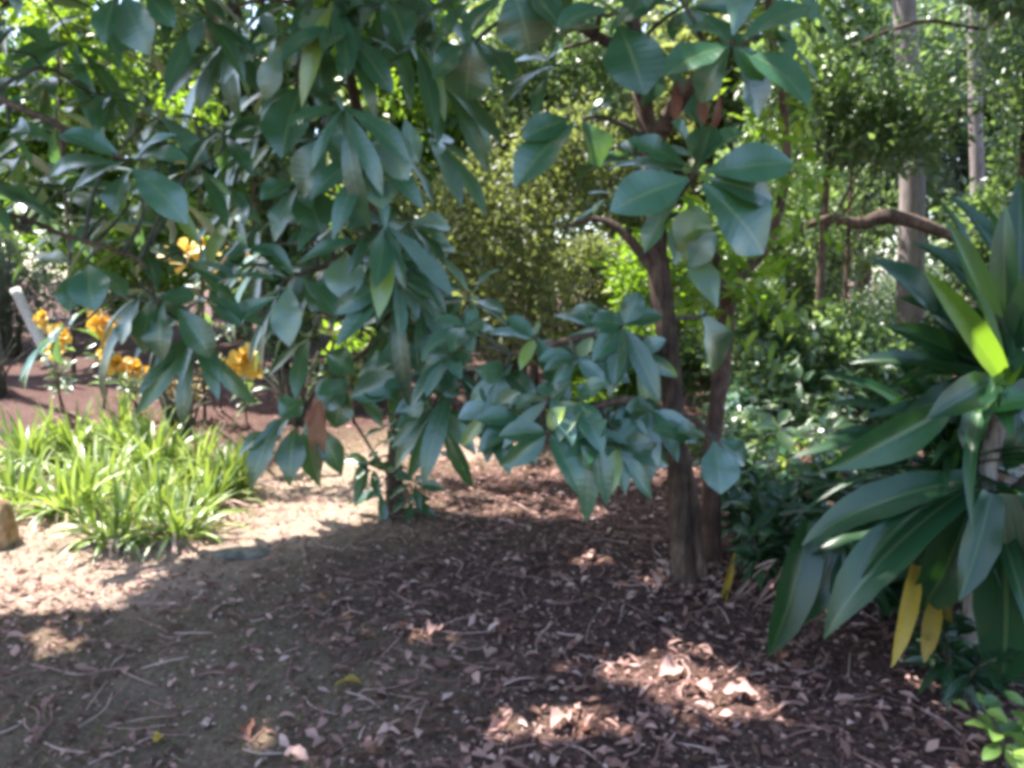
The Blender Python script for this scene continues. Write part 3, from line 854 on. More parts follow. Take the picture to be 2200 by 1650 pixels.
BG = [
    # px, dist, w, h, n, L, mat, label
    ('shrub', 1090, 7.8, 2.9, 3.5, 13000, .075, 'olive', 'olive-green fine-leaved shrub behind the gap left of the dark trunk', .5, (.18, .26)),
    ('shrub', 800, 8.6, 2.2, 2.9, 8000, .085, 'olive', 'tall loose olive shrub seen behind the slender young tree', .5, (.35, .25)),
    ('shrub', 1330, 6.9, 1.5, 1.5, 5200, .08, 'lime', 'pale lime-green low shrub seen just left of the dark trunk', .5, (.30, .25)),
    ('shrub', 1640, 6.2, 1.3, 1.55, 3600, .10, 'fine', 'mid-green shrub growing right behind the thin reddish tree', .5, (.45, .25)),
    ('shrub', 1860, 6.4, 1.9, 1.5, 6500, .075, 'fine', 'dense dark green shrub beneath the reddish fallen branch', .5, (.38, .25)),
    ('shrub', 1740, 8.6, 2.6, 3.3, 9500, .075, 'fine', 'glossy small-leaved shrub around the foot of the thick grey trunk', .5, (.50, .28)),
    ('shrub', 2170, 7.2, 1.9, 3.2, 8000, .075, 'fine', 'tall small-leaved shrub at the right edge behind the strap-leaved cane plant', .5, (.45, .28)),
    ('shrub', 20, 11.6, 2.3, 2.3, 8000, .075, 'grey_leaf', 'grey-green fine-leaved shrub above the leaning white post', .4, (.35, .25)),
    ('shrub', 330, 11.9, 2.8, 2.6, 8000, .11, 'lime', 'sunlit yellow-green shrub behind the wide leaf whorl on the left', .45, (.25, .28)),
    ('shrub', 600, 10.6, 2.2, 2.9, 8000, .10, 'fine', 'broad dark shrub behind the yellow star-shaped flowers', .45, (.30, .25)),
    ('shrub', 1470, 9.0, 2.0, 2.6, 7000, .09, 'lime', 'bright lime shrub far behind the dark trunk', .45, (.25, .25)),
    ('shrub', -200, 10.0, 2.2, 2.5, 6000, .10, 'fine', 'dark shrub at the far left edge of the mulch bed', .45, (.35, .2)),
    ('shrub', 960, 10.2, 2.2, 1.7, 6500, .085, 'fine', 'low dark hedge-like shrub at the back of the mulch, left of the olive shrub', .5, (.30, .22)),
    ('shrub', 1250, 9.8, 2.2, 1.9, 6500, .085, 'olive', 'low olive bush behind the pale lime shrub', .5, (.40, .25)),
    ('shrub', 1560, 7.6, 1.3, 1.4, 4500, .085, 'fine', 'low green shrub in the gap between the dark trunk and the thin reddish tree', .5, (.5, .25)),
    ('shrub', 380, 7.4, 1.5, 1.15, 4200, .10, 'fine', 'dark bushy shrub behind the lily bed, hiding the stems of the golden flowers', .4, (.22, .2)),
    ('shrub', -20, 9.0, 1.3, 1.1, 3600, .09, 'grey_leaf', 'low dusky shrub at the left edge behind the leaning white post', .4, (.1, .15)),
    ('shrub', 620, 7.8, 1.2, 1.0, 3200, .10, 'fine', 'low dark shrub right of the golden flower, behind the slender tree', .4, (.2, .2)),
    ('shrub', -100, 14.5, 3.2, 2.8, 4200, .15, 'fine', 'far dark shrub closing the view at the left edge', .45, (.25, .2)),
    ('shrub', 260, 14.8, 3.4, 2.8, 4200, .15, 'fine', 'far dark shrub closing the view above the orange flowers', .45, (.25, .2)),
    ('shrub', 640, 14.2, 3.4, 2.7, 4200, .15, 'fine', 'far dark shrub closing the view behind the bluish hanging leaves', .45, (.25, .2)),
    ('shrub', 1000, 14.6, 3.4, 2.7, 4200, .15, 'fine', 'far shrub closing the view behind the olive shrub', .45, (.4, .2)),
    ('shrub', 1380, 14.0, 3.4, 2.8, 4200, .15, 'olive', 'far olive shrub closing the view behind the dark trunk', .45, (.4, .2)),
    ('shrub', 1720, 14.4, 3.4, 2.8, 4200, .15, 'fine', 'far shrub closing the view left of the thick grey trunk', .45, (.45, .2)),
    ('shrub', 2100, 14.2, 3.4, 2.8, 4200, .15, 'fine', 'far shrub closing the view right of the thick grey trunk', .45, (.45, .2)),
    ('shrub', 2000, 9.8, 2.6, 2.0, 7000, .085, 'grey_leaf', 'grey-green shrub between the two grey trunks, far back', .5, (.35, .25)),
]
for i, (nm, px, dist, w, h, n, L, mat, lab, asp, tn) in enumerate(BG):
    shrub(nm, lab, 'shrub', px, dist, w, h, n, L, mat, 100 + i, 'lance' if i % 2 else 'ellip', asp, tn)

far_tree('grey_tree', 'tall thick grey-trunked tree rising out of the top of the photo at upper right', 1955, 8.0, .115, 7.5, 6.4, (2.0, 1.6, 1.6), 4500, .12, 'fine', 'bark_grey', 201, lean=-.38)
far_tree('grey_tree', 'thinner pale grey tree to the right of the thick grey trunk', 2085, 8.8, .075, 6.0, 5.6, (1.4, 1.3, 1.4), 3200, .11, 'grey_leaf', 'bark_grey', 202, lean=-.12)
far_tree('leafy_tree', 'small-leaved tree with fine twigs in front of the thick grey trunk', 1760, 6.9, .035, 3.3, 2.85, (1.25, .7, 1.05), 5200, .085, 'fine', 'bark_dark', 203, tint=(.5, .28), lean=.1)
far_tree('leafy_tree', 'added small tree whose grey-blue leaves stand in for sky gaps between the red-barked tree and the thick grey trunk', 1830, 7.5, .022, 2.6, 2.62, (.42, .32, .36), 2200, .085, 'grey_leaf', 'bark_dark', 210, tint=(.75, .25), blobs=16)  # added tree, pale leaf colour in place of sky showing through
far_tree('leafy_tree', 'small-leaved tree filling the upper right corner', 2190, 6.6, .035, 3.3, 2.95, (1.1, .7, 1.1), 5200, .085, 'fine', 'bark_dark', 204, tint=(.42, .28))
far_tree('leafy_tree', 'fine-twigged olive tree in the middle of the view behind the two broad-leaved trees', 1150, 8.4, .04, 4.2, 3.5, (1.2, .7, 1.3), 6000, .08, 'fine', 'bark_dark', 205, tint=(.35, .28))
far_tree('leafy_tree', 'yellow-green tree glowing in the sun at the upper left corner', 150, 9.6, .022, 4.6, 3.6, (1.3, .9, 1.2), 6500, .13, 'lime', 'bark_dark', 206, tint=(.2, .28))
far_tree('leafy_tree', 'dark-leaved tree behind the bluish hanging leaves', 560, 9.8, .022, 4.6, 3.5, (1.2, .9, 1.3), 7000, .12, 'fine', 'bark_dark', 207, tint=(.3, .25))
far_tree('leafy_tree', 'light green tree above the slender young tree', 850, 9.9, .022, 4.8, 3.9, (1.2, .9, 1.3), 7000, .12, 'lime', 'bark_dark', 208, tint=(.1, .22))
def add_unseen_shade_tree():  # unseen tree, added to shade the mulch at the back
    rng = np.random.default_rng(222)
    b = np.array([-8.6, 10.8, float(gh(-8.6, 10.8))])
    root = thing('unseen_shade_tree', 'unseen tall tree added beyond the left edge to shade the mulch behind the lily bed', 'tree', b)
    mb = MB(); tp = [b - UP * .1, b + [.1, 0, 2], b + [.2, .1, 4], b + [.3, .1, 6.2]]
    tube(mb, tp, [.2, .16, .13, .06], 14, .08, 6, rng); mb.build('trunk', M['bark_dark'], root)
    for q in ([1, 0, 5.6], [4.5, -.5, 5.8], [3, 1.8, 6.0], [2, -1.8, 5.8]):
        mb = MB(); tube(mb, [tp[2], tp[2] * .5 + (b + q) * .5, b + q], [.09, .06, .02], 8, .08, 6, rng); mb.build('limb', M['bark_dark'], root)
    mb = MB(); canopy(mb, ((-10, -1.8), (7.4, 14.5), (4.9, 7.2)), 10500, rng, .30, .15)
    mb.build('crown', M['broad'], root)


add_unseen_shade_tree()


def sapling(label, base, blobs, seed):
    rng = np.random.default_rng(seed)
    root = thing('sapling', label, 'tree', base)
    mb = MB(); tube(mb, [base - UP * .05] + [c for c, _, _ in blobs], [.018] + [.012] * (len(blobs) - 1) + [.006], 7, .05, 6, rng); mb.build('trunk', M['twig'], root)
    mb = MB()
    for c, rad, n in blobs:
        p = c + rand_unit(n, rng) * (rad * rng.uniform(0, 1, n) ** .6)[:, None]
        d = unit(rand_unit(n, rng) + (p - c) * 3) * rng.uniform(.06, .13, n)[:, None]
        leaves(mb, p, p + d - UP * .02, unit(UP * .5 - FWD * .4 + rng.normal(0, .5, (n, 3))), rng.uniform(.03, .055, n), .1, np.clip(rng.normal(.65, .25, n), 0, 1), 'lance', 4, 2, .25, 0, rng)
    mb.build('crown', M['lime'], root)


sapling('thin sapling with bright yellow-green leaf tufts glowing behind the slender tree', G(760, 900), [(P(742, 735, 5.6), .17, 70), (P(742, 452, 5.7), .19, 90), (P(805, 205, 5.8), .26, 130)], 231)
sapling('thin sapling with bright yellow-green leaf tufts high on the left', G(440, 900), [(P(430, 500, 6.0), .05, 6), (P(405, 215, 6.0), .24, 120), (P(230, 90, 6.0), .25, 110), (P(90, 20, 6.0), .28, 130)], 232)
FT = [
    (-250, 13, 'dark leafy tree behind everything at the far left', 'fine', (.4, .25)),
    (180, 14.5, 'yellow-green tree behind the sunlit shrub at upper left', 'lime', (.2, .3)),
    (520, 13.5, 'deep green tree behind the yellow star-shaped flowers', 'fine', (.35, .25)),
    (860, 14, 'light green tree far behind the slender young tree', 'lime', (.15, .25)),
    (1180, 13, 'olive tree closing the view between the two broad-leaved trees', 'olive', (.45, .25)),
    (1520, 14.5, 'yellowish tree far behind the dark trunk', 'olive', (.55, .28)),
    (1800, 13.5, 'small-leaved tree far behind the thick grey trunk', 'fine', (.45, .28)),
    (2120, 14, 'grey-leaved tree far behind the thinner grey trunk', 'grey_leaf', (.4, .28)),
    (2420, 12.5, 'dense dark tree beyond the right edge of the photo', 'fine', (.3, .22)),
    (0, 18.5, 'big dark tree in the farthest row, at the left', 'fine', (.3, .25)),
    (480, 18.5, 'big dark tree in the farthest row, left of the slender young tree', 'fine', (.3, .25)),
    (960, 18.5, 'big dark tree in the farthest row, between the two broad-leaved trees', 'fine', (.3, .25)),
    (1400, 18.5, 'big dark tree in the farthest row, right behind the dark trunk', 'fine', (.3, .25)),
    (1850, 18.5, 'big dark tree in the farthest row, behind the thick grey trunk', 'fine', (.3, .25)),
    (2300, 18.5, 'big dark tree in the farthest row, at the right edge', 'fine', (.3, .25)),
]
for i, (px, dist, lab, mat, tn) in enumerate(FT):
    k = 1.0 if dist < 16 else 1.3
    far_tree('leafy_tree', lab, px, dist, .12 * k, 6.0 * k, 3.6 * k, (2.2 * k, 1.5, 3.6 * k), 9500, .22 * k, mat, 'bark_dark', 300 + i, 'ellip' if i % 2 else 'lance', .5, tn, 34)


# ------------------------------------------------------------------ smaller coloured plants
def small_plant(name, label, cat, base, n, L, W, mat, seed, h, spread, prof='lance', tint=(.5, .25), group=None):
    rng = np.random.default_rng(seed)
    root = thing(name, label, cat, base, group)
    mb, ml = MB(), MB()
    for k in range(n):
        th = rng.uniform(0, 6.28)
        top = base + np.array([math.cos(th) * spread * rng.uniform(.2, 1), math.sin(th) * spread * rng.uniform(.2, 1), h * rng.uniform(.55, 1)])
        cv = [base + [rng.normal(0, .015), rng.normal(0, .015), -.03], base * .5 + top * .5 + [0, 0, h * .12], top]
        tube(mb, cv, [.008, .006, .003], 6, 0, 4, rng)
        for t in (.45, .7, 1):
            c = base * (1 - t) + top * t + [0, 0, h * .12 * 4 * t * (1 - t)]
            whorl(ml, c, UP * .8 + rng.normal(0, .3, 3), 4, L, W, rng, tint, prof, .4, 1.1)
    mb.build('stem', M['twig'], root)
    ml.build('foliage', M[mat], root)
    return root


small_plant('croton', 'yellow and green leaved shrub seen right of the thin reddish tree', 'shrub', G(1690, 1010), 8, .17, .055, 'lime', 401, .95, .28, tint=(.65, .3))
small_plant('croton', 'low yellow-green plant at the far side of the pale dead fronds', 'shrub', G(1660, 1060), 5, .15, .05, 'lime', 402, .40, .2, tint=(.5, .3))
small_plant('leafy_shrub', 'yellow-green leafy plant beneath the slender tree, in front of the mulch', 'shrub', G(750, 880), 7, .14, .05, 'lime', 403, .62, .3, tint=(.7, .25))
small_plant('leafy_shrub', 'low olive-yellow bush behind the sunlit lily clumps', 'shrub', G(400, 905), 12, .14, .03, 'yellow', 404, .62, .40, tint=(.1, .18))
small_plant('seedling', 'small light green leafy seedling in the bottom right corner', 'plant', G(2190, 1690), 5, .085, .042, 'lily', 405, .24, .16, prof='ellip', tint=(.35, .12))
small_plant('leafy_shrub', 'dark low leafy plant in front of the pale dead fronds', 'shrub', G(1640, 1250), 6, .17, .05, 'cane', 408, .34, .18, tint=(.3, .2))
small_plant('leafy_shrub', 'leafy plant with round grey-green leaves behind the thin forked tree', 'shrub', G(1600, 1040), 8, .12, .075, 'broad', 409, .75, .3, prof='ellip', tint=(.65, .2))
small_plant('leafy_shrub', 'bushy plant with glossy leaves under the left side of the cane plant', 'shrub', G(1850, 1210), 9, .17, .06, 'fine', 410, .6, .3, tint=(.35, .25))
small_plant('leafy_shrub', 'dark leafy plant between the dark trunk and the pale dead fronds', 'shrub', G(1590, 1120), 7, .16, .07, 'broad', 406, .5, .25, tint=(.45, .2))
small_plant('leafy_shrub', 'dark bushy plant at the left of the strap-leaved cane plant', 'shrub', G(1760, 1130), 9, .20, .075, 'fine', 407, .7, .3, tint=(.2, .2))


for i, (px, py, n, L, W, mat, h, sp, pf, tn, lab) in enumerate([
    (1600, 1180, 9, .20, .055, 'cane', .42, .24, 'lance', (.3, .2), 'dark narrow-leaved plant at the right foot of the thin forked tree'),
    (1690, 1190, 9, .19, .075, 'broad', .50, .26, 'ellip', (.3, .25), 'dark round-leaved plant between the pale fronds and the cane plant'),
    (1770, 1240, 9, .22, .055, 'cane', .45, .26, 'lance', (.2, .2), 'very dark narrow-leaved plant under the lowest strap leaves'),
    (1760, 1050, 10, .16, .06, 'fine', .85, .32, 'lance', (.45, .25), 'tall mid-green leafy plant behind the narrow-leaved strap plant'),
    (1600, 1110, 9, .15, .055, 'fine', .80, .28, 'lance', (.55, .25), 'bright-flecked leafy plant directly right of the thin forked tree'),
    (1520, 1060, 8, .15, .06, 'fine', .70, .26, 'ellip', (.40, .25), 'leafy plant seen between the dark trunk and the thin forked tree'),
    (1900, 1330, 9, .20, .05, 'cane', .40, .28, 'lance', (.2, .2), 'dark low plant around the yellow withered leaves'),
    (2050, 1500, 8, .16, .04, 'cane', .26, .24, 'lance', (.12, .12), 'low dark plant on the ground in front of the pale cane stem'),
]):
    small_plant('undergrowth_plant', lab, 'plant', G(px, py), n, L, W, mat, 430 + i, h, sp, prof=pf, tint=tn)


# flowers
def flower_plant(label, base, flowers, seed, petal_shape='lance', L=.09):
    rng = np.random.default_rng(seed)
    root = thing('flowering_plant', label, 'flowering plant', base, None)
    mb, ml = MB(), MB()
    for (c, size, tn) in flowers:
        tube(mb, [base + [rng.normal(0, .04), rng.normal(0, .04), -.03], base * .5 + c * .5 + [rng.normal(0, .05), 0, .1], c], [.009, .007, .004], 6, 0, 4, rng)
        for t in (.3, .55, .8):
            q = base * (1 - t) + c * t + [0, 0, .05]
            whorl(ml, q, UP + rng.normal(0, .3, 3), 5, .17, .05, rng, (.35, .2), 'lance', .4, 1.1)
    mb.build('stem', M['twig'], root)
    ml.build('foliage', M['fine'], root)
    for (c, size, tn) in flowers:
        mp = MB()
        ax = unit(np.array([rng.normal(0, .35), -.7, rng.uniform(-.5, .3)]))
        whorl(mp, c, ax, 8, size * 1.15, size * .8, rng, (tn, .2), petal_shape, .25, .95)
        whorl(mp, c, ax, 6, size * .8, size * .5, rng, (tn * .6, .1), petal_shape, .1, .35)
        mp.build('flower', M['petal'], root)
    return root


flower_plant('tall plant with pale yellow star-shaped flowers behind the left leaf whorl', G(470, 880), [(P(400, 540, 6.4), .17, .85), (P(500, 560, 6.4), .17, .9), (P(440, 520, 6.5), .12, .8)], 501)
flower_plant('plant with one large golden flower left of the slender tree', G(530, 905), [(P(520, 765, 5.9), .15, .45), (P(545, 790, 5.9), .08, .6)], 502, 'ellip')
flower_plant('orange-flowered plant beside the leaning white post', G(140, 880), [(P(135, 725, 6.6), .12, .25), (P(95, 680, 6.8), .10, .2), (P(120, 750, 6.5), .09, .3)], 503, 'ellip')
flower_plant('orange-flowered plant between the white post and the drooping leaf whorls', G(225, 875), [(P(218, 690, 6.6), .13, .15), (P(205, 665, 6.7), .09, .3)], 504, 'ellip')
flower_plant('low plant with faded orange flowers behind the lily clumps', G(290, 870), [(P(255, 778, 6.6), .12, .05), (P(295, 790, 6.6), .12, .1), (P(330, 800, 6.6), .10, .1), (P(225, 760, 6.7), .1, .05)], 505, 'ellip')


# lily clumps in the sun
LILY = [(60, 1000), (160, 985), (265, 965), (330, 1010), (420, 1010), (220, 1060), (330, 1090), (440, 1090), (250, 1160), (150, 1100), (500, 1060), (380, 1150), (30, 1090), (-80, 1050)]
LLAB = ['at the back left of the bed', 'at the back of the bed, beside the pale-tipped one', 'at the very back of the bed near the olive bush', 'in the middle of the bed',
        'at the back right of the bed under the golden flower', 'in the left half of the bed', 'spilling forward in the middle of the bed', 'at the right, next to the bare sandy ground',
        'frontmost of the bed, arching on to the sand', 'beside the dark gap at the left', 'upright, at the right end of the bed', 'at the front right beside the flat dark stone', 'at the left edge beside the tan stone', 'cut off by the left edge of the photo']
for i, (px, py) in enumerate(LILY):
    rng = np.random.default_rng(600 + i)
    base = G(px, py)
    root = thing('lily_clump', 'yellow-green strap-leaved lily clump ' + LLAB[i], 'plant', base, 'strap-leaved lily clumps in the sunlit bed')
    n = 110
    th = rng.uniform(0, 6.28, n)
    r = rng.uniform(.02, .13, n)
    b = base[None] + np.stack([np.cos(th) * r, np.sin(th) * r, np.full(n, -.01)], -1)
    th2 = th + rng.normal(0, .5, n)
    L = rng.uniform(.26, .56, n) * (1.15 if i in (0, 1, 2, 3, 5) else .9)
    lean = rng.uniform(.1, 1.5, n)
    if i == 10: lean *= .5
    d = np.stack([np.cos(th2) * np.sin(lean), np.sin(th2) * np.sin(lean), np.cos(lean)], -1)
    tip = b + d * L[:, None] - UP * (L * .34 * lean)[:, None]
    tip[:, 2] = np.maximum(tip[:, 2], gh(tip[:, 0], tip[:, 1]) + .01)
    nor = unit(UP * 1.0 - d * .2 + rng.normal(0, .12, (n, 3)))
    mb = MB()
    leaves(mb, b, tip, nor, rng.uniform(.016, .036, n) * (1.25 if i in (0, 1, 2, 3, 9) else .85), .16 * lean + .03, np.clip(rng.normal(.42, .34, n), 0, 1), 'strap', 7, 2, .35, 0, rng)
    mb.build('foliage', M['lily'], root)
    m = 26
    a_ = rng.uniform(0, 6.28, m)
    b = base[None] + np.stack([np.cos(a_) * .1, np.sin(a_) * .1, np.full(m, .05)], -1)
    tip = b + np.stack([np.cos(a_), np.sin(a_), np.zeros(m)], -1) * rng.uniform(.12, .34, m)[:, None]
    tip[:, 2] = gh(tip[:, 0], tip[:, 1]) + .012
    mb = MB()
    leaves(mb, b, tip, unit(UP + rng.normal(0, .3, (m, 3))), rng.uniform(.010, .02, m), rng.uniform(.02, .2, m), np.clip(rng.normal(.8, .2, m), 0, 1), 'strap', 6, 2, .4, .15, rng)
    tag(mb.build('dead_blades', M['dead'], root), 'dry straw-coloured dead blades at the base')


# ------------------------------------------------------------------ cane plants with strap leaves on the right
def cane_plant():
    rng = np.random.default_rng(71)
    base = G(2088, 1420)
    root = thing('cane_plant', 'big pale-stemmed cane plant with long drooping dark leaves at the right edge', 'plant', base)
    d0 = float((base - CAMP) @ FWD)
    tp = [base - UP * .06, P(2085, 1330, d0), P(2098, 1200, d0), P(2120, 1060, d0), P(2125, 980, d0), P(2150, 860, d0), P(2165, 760, d0)]
    mb = MB(); tube(mb, tp, [.038, .029, .028, .030, .036, .036, .03], 14, .08, 6, rng); mb.build('trunk', M['bark_pale'], root)
    m2 = MB(); tube(m2, [G(2050, 1400) - UP * .05, P(2052, 1300, d0 + .05), P(2070, 1150, d0 + .05), P(2115, 1050, d0)], [.02, .015, .015, .015], 9, .15, 6, rng); m2.build('stem', M['bark_dark'], root)
    m2 = MB(); tube(m2, [P(2120, 1060, d0), P(2160, 1070, d0 - .05), P(2230, 1010, d0 - .1)], [.03, .026, .02], 9, .1, 5, rng); m2.build('limb', M['bark_dark'], root)

    def lv(specs, dep, name, mat, arch=.08, label=None, dj=.2, prof='strap'):
        for s in specs:
            m3 = MB(); leaf_set(m3, [(*s[:4], s[4] * .82, s[5])], dep, rng, prof, arch, dj, .42, (.3, .65))
            o = m3.build(name, M[mat], root)
            if label: tag(o, label)
    # hanging lower leaves
    lv([(2080, 1030, 1722, 1172, 96, .35), (2085, 1045, 1770, 1372, 118, .4), (2095, 1055, 1975, 1315, 130, .45), (2100, 1030, 1850, 1240, 90, .3)], 2.75, 'leaf', 'cane', .13)
    lv([(2150, 1060, 2150, 1478, 165, .35), (2190, 1060, 2245, 1400, 150, .3), (2130, 1060, 2060, 1290, 80, .2)], 2.6, 'leaf', 'cane', .10)
    lv([(1740, 1120, 1650, 1410, 92, .15), (1790, 1150, 1712, 1345, 96, .1), (1850, 1180, 1800, 1330, 90, .1), (1900, 1100, 1740, 1190, 80, .2)], 3.0, 'leaf', 'cane', .08)
    lv([(1965, 1215, 1915, 1435, 40, .75), (2010, 1290, 1985, 1425, 40, .4)], 2.85, 'withered_leaf', 'yellow', .06, 'yellow-orange withered leaf hanging down')
    lv([(2030, 1300, 2010, 1440, 40, .1)], 2.9, 'withered_leaf', 'yellow', .06, 'brownish withered leaf hanging down')
    # more blades of both heads
    for cc, k, e0, e1 in ((P(2120, 1040, 2.85), 30, -1.0, .35), (P(2160, 800, 2.95), 44, -.2, 1.35)):
        for _ in range(k):
            ang = rng.uniform(0, 6.28); el = rng.uniform(e0, e1); L = rng.uniform(.42, .68)
            dv = np.array([math.cos(ang) * math.cos(el), math.sin(ang) * math.cos(el), math.sin(el)])
            tp_ = cc + dv * L - UP * (.2 + .5 * math.cos(el)) * L * .8
            if sunny(np.array([cc + dv * L * .6, tp_, cc + dv * L * .3])).any() and e1 > 1:
                continue
            m3 = MB(); leaves(m3, cc + dv * .03 - UP * rng.uniform(0, .12), tp_, unit(UP + rng.normal(0, .3, 3)), rng.uniform(.05, .085), rng.uniform(.10, .24), np.clip(rng.normal(.35, .22), 0, 1), 'strap', 12, 6, rng.uniform(.3, .6), .08, rng)
            m3.build('leaf', M['cane'], root)
    lv([(2160, 800, 1930, 640, 84, .3), (2150, 790, 1960, 520, 84, .25), (2170, 780, 2040, 420, 80, .3), (2185, 790, 2110, 470, 84, .35), (2200, 790, 2200, 430, 84, .3), (2150, 830, 1900, 790, 72, .35),
        (2150, 850, 1930, 900, 76, .3), (2160, 860, 2000, 1010, 84, .3), (2190, 870, 2160, 1010, 90, .4), (2120, 900, 1900, 985, 66, .35), (2190, 820, 2280, 760, 90, .5), (2180, 760, 2130, 560, 80, .4), (2100, 950, 1850, 900, 60, .3)], 3.12, 'leaf', 'cane', .22)
    # upper head
    lv([(2055, 765, 1865, 555, 112, .25), (2140, 800, 1900, 700, 74, .3)], 3.05, 'leaf', 'cane', .06)
    lv([(2155, 815, 1985, 580, 58, .12), (2160, 830, 2225, 660, 60, .15), (2150, 810, 2075, 600, 34, .1)], 2.68, 'leaf', 'lime', .08, 'bright green leaf, its sun glow partly painted in by a lime material')  # cane leaves in a brighter material, backlit glow put into the colour
    lv([(2130, 780, 1985, 400, 70, .25), (2150, 760, 2030, 470, 60, .15), (2170, 770, 2100, 420, 76, .2), (2185, 770, 2190, 380, 76, .25), (2160, 720, 2160, 440, 60, .15), (2190, 780, 2290, 500, 90, .3)], 2.75, 'leaf', 'cane', .06)
    lv([(2180, 770, 2130, 620, 90, .5), (2150, 800, 2210, 690, 90, .45), (2240, 850, 2095, 885, 70, .85), (2170, 830, 2260, 960, 110, .25), (2150, 830, 2080, 980, 90, .25), (2130, 820, 1990, 900, 80, .15)], 2.7, 'leaf', 'cane', .08)
    lv([(2050, 870, 1765, 1012, 96, .6)], 2.75, 'leaf', 'cane', .12, None, .1, 'lance')


cane_plant()


def strap_plant():
    """the finer strap-leaved head left of the cane plant"""
    rng = np.random.default_rng(72)
    base = G(1985, 1330)
    root = thing('strap_leaved_plant', 'narrow-leaved dark strap plant fanning out left of the cane plant', 'plant', base)
    d0 = 3.1
    c = P(2040, 960, d0)
    mb = MB(); tube(mb, [base - UP * .05, base * .5 + c * .5 + [.03, 0, 0], c], [.04, .034, .03], 12, .1, 8, rng); mb.build('trunk', M['bark_dark'], root)
    n = 80
    ang = rng.uniform(0, 6.28, n); el = rng.uniform(-.35, 1.35, n)
    d = np.stack([np.cos(ang) * np.cos(el), np.sin(ang) * np.cos(el), np.sin(el)], -1)
    L = rng.uniform(.35, .62, n)
    b = c[None] - UP * rng.uniform(0, .25, n)[:, None] + d * .02
    tip = b + d * L[:, None] - UP * (L * .35)[:, None]
    mb = MB()
    leaves(mb, b, tip, unit(UP + rng.normal(0, .2, (n, 3))), rng.uniform(.028, .05, n), rng.uniform(.1, .22, n), np.clip(rng.normal(.3, .2, n), 0, 1), 'strap', 9, 2, .35, 0, rng)
    for s in [(2040, 940, 1755, 800, 34, .4), (2040, 950, 1770, 870, 36, .3), (2030, 960, 1740, 950, 34, .3), (2040, 930, 1830, 760, 34, .3), (2030, 950, 1690, 990, 36, .25), (2040, 940, 1900, 740, 34, .25)]:
        leaf_set(mb, [s], d0, rng, 'strap', .16)
    mb.build('foliage', M['cane'], root)
    # dark low leaves round its foot
    mb = MB()
    n = 46
    ang = rng.uniform(0, 6.28, n)
    b = base[None] + np.stack([np.cos(ang) * .05 - .12, np.sin(ang) * .05, rng.uniform(0.0, .5, n)], -1)
    L = rng.uniform(.3, .5, n)
    d = np.stack([np.cos(ang), np.sin(ang), rng.uniform(-.2, .5, n)], -1)
    tip = b + unit(d) * L[:, None]
    tip[:, 2] = np.maximum(tip[:, 2], gh(tip[:, 0], tip[:, 1]) + .02)
    leaves(mb, b, tip, unit(UP + rng.normal(0, .2, (n, 3))), rng.uniform(.05, .08, n), .18, np.clip(rng.normal(.15, .12, n), 0, 1), 'strap', 8, 4, .3, 0, rng)
    mb.build('lower_foliage', M['cane'], root)


strap_plant()

# pale bare trunk at the right edge, fallen branch, white post, stones, dead fronds
rng = np.random.default_rng(80)
b = np.array([P(2230, 700, 3.9)[0], P(2230, 700, 3.9)[1], 0.0]); b[2] = float(gh(b[0], b[1]))
r_ = thing('bare_tree', 'pale smooth bent trunk cut off by the right edge of the photo', 'tree', b)
mb = MB(); tube(mb, [b - UP * .05, P(2215, 900, 3.9), P(2165, 620, 3.9), P(2160, 560, 3.9), P(2190, 470, 3.9), P(2260, 330, 3.95), P(2300, 0, 4.0)], [.11, .09, .075, .06, .055, .05, .04], 14, .05, 6, rng); mb.build('trunk', M['bark_pale'], r_)
mb = MB()
foliage(mb, P(2300, -150, 4.0), np.array([.6, .6, .5]), 900, .10, rng)
mb.build('crown', M['fine'], r_)

mb = MB(); tube(mb, [P(1700, 500, 6.0), P(1780, 470, 5.9), P(1850, 480, 5.8), P(1900, 465, 5.75), P(1975, 480, 5.7), P(2080, 520, 5.7)], [.02, .035, .042, .055, .045, .03], 10, .2, 6, rng)
tag(mb.build('dead_branch', M['bark_dark']), 'dark reddish dead branch lying level across the shrub below the grey trunk', 'branch')
mb = MB(); tube(mb, [P(1830, 100, 6.6), P(1900, 70, 6.5), P(2000, 45, 6.5), P(2120, 60, 6.6), P(2300, 20, 6.7)], [.014, .016, .016, .014, .01], 8, .12, 6, rng)
tag(mb.build('dead_branch', M['bark_dark']), 'thin dark bare branch crossing in front of the thick grey trunk near the top', 'branch')

g = G(110, 782)
gd = float((g - CAMP) @ FWD)
mb = MB(); tube(mb, [g + [.02, 0, -.15], P(106, 772, gd), P(70, 700, gd - .05), P(32, 620, gd - .1)], [.068, .068, .066, .064], 12, .03, 5, rng)
tag(mb.build('wooden_post', M['white_wood']), 'white leaning wooden post at the left among the orange flowers', 'post')


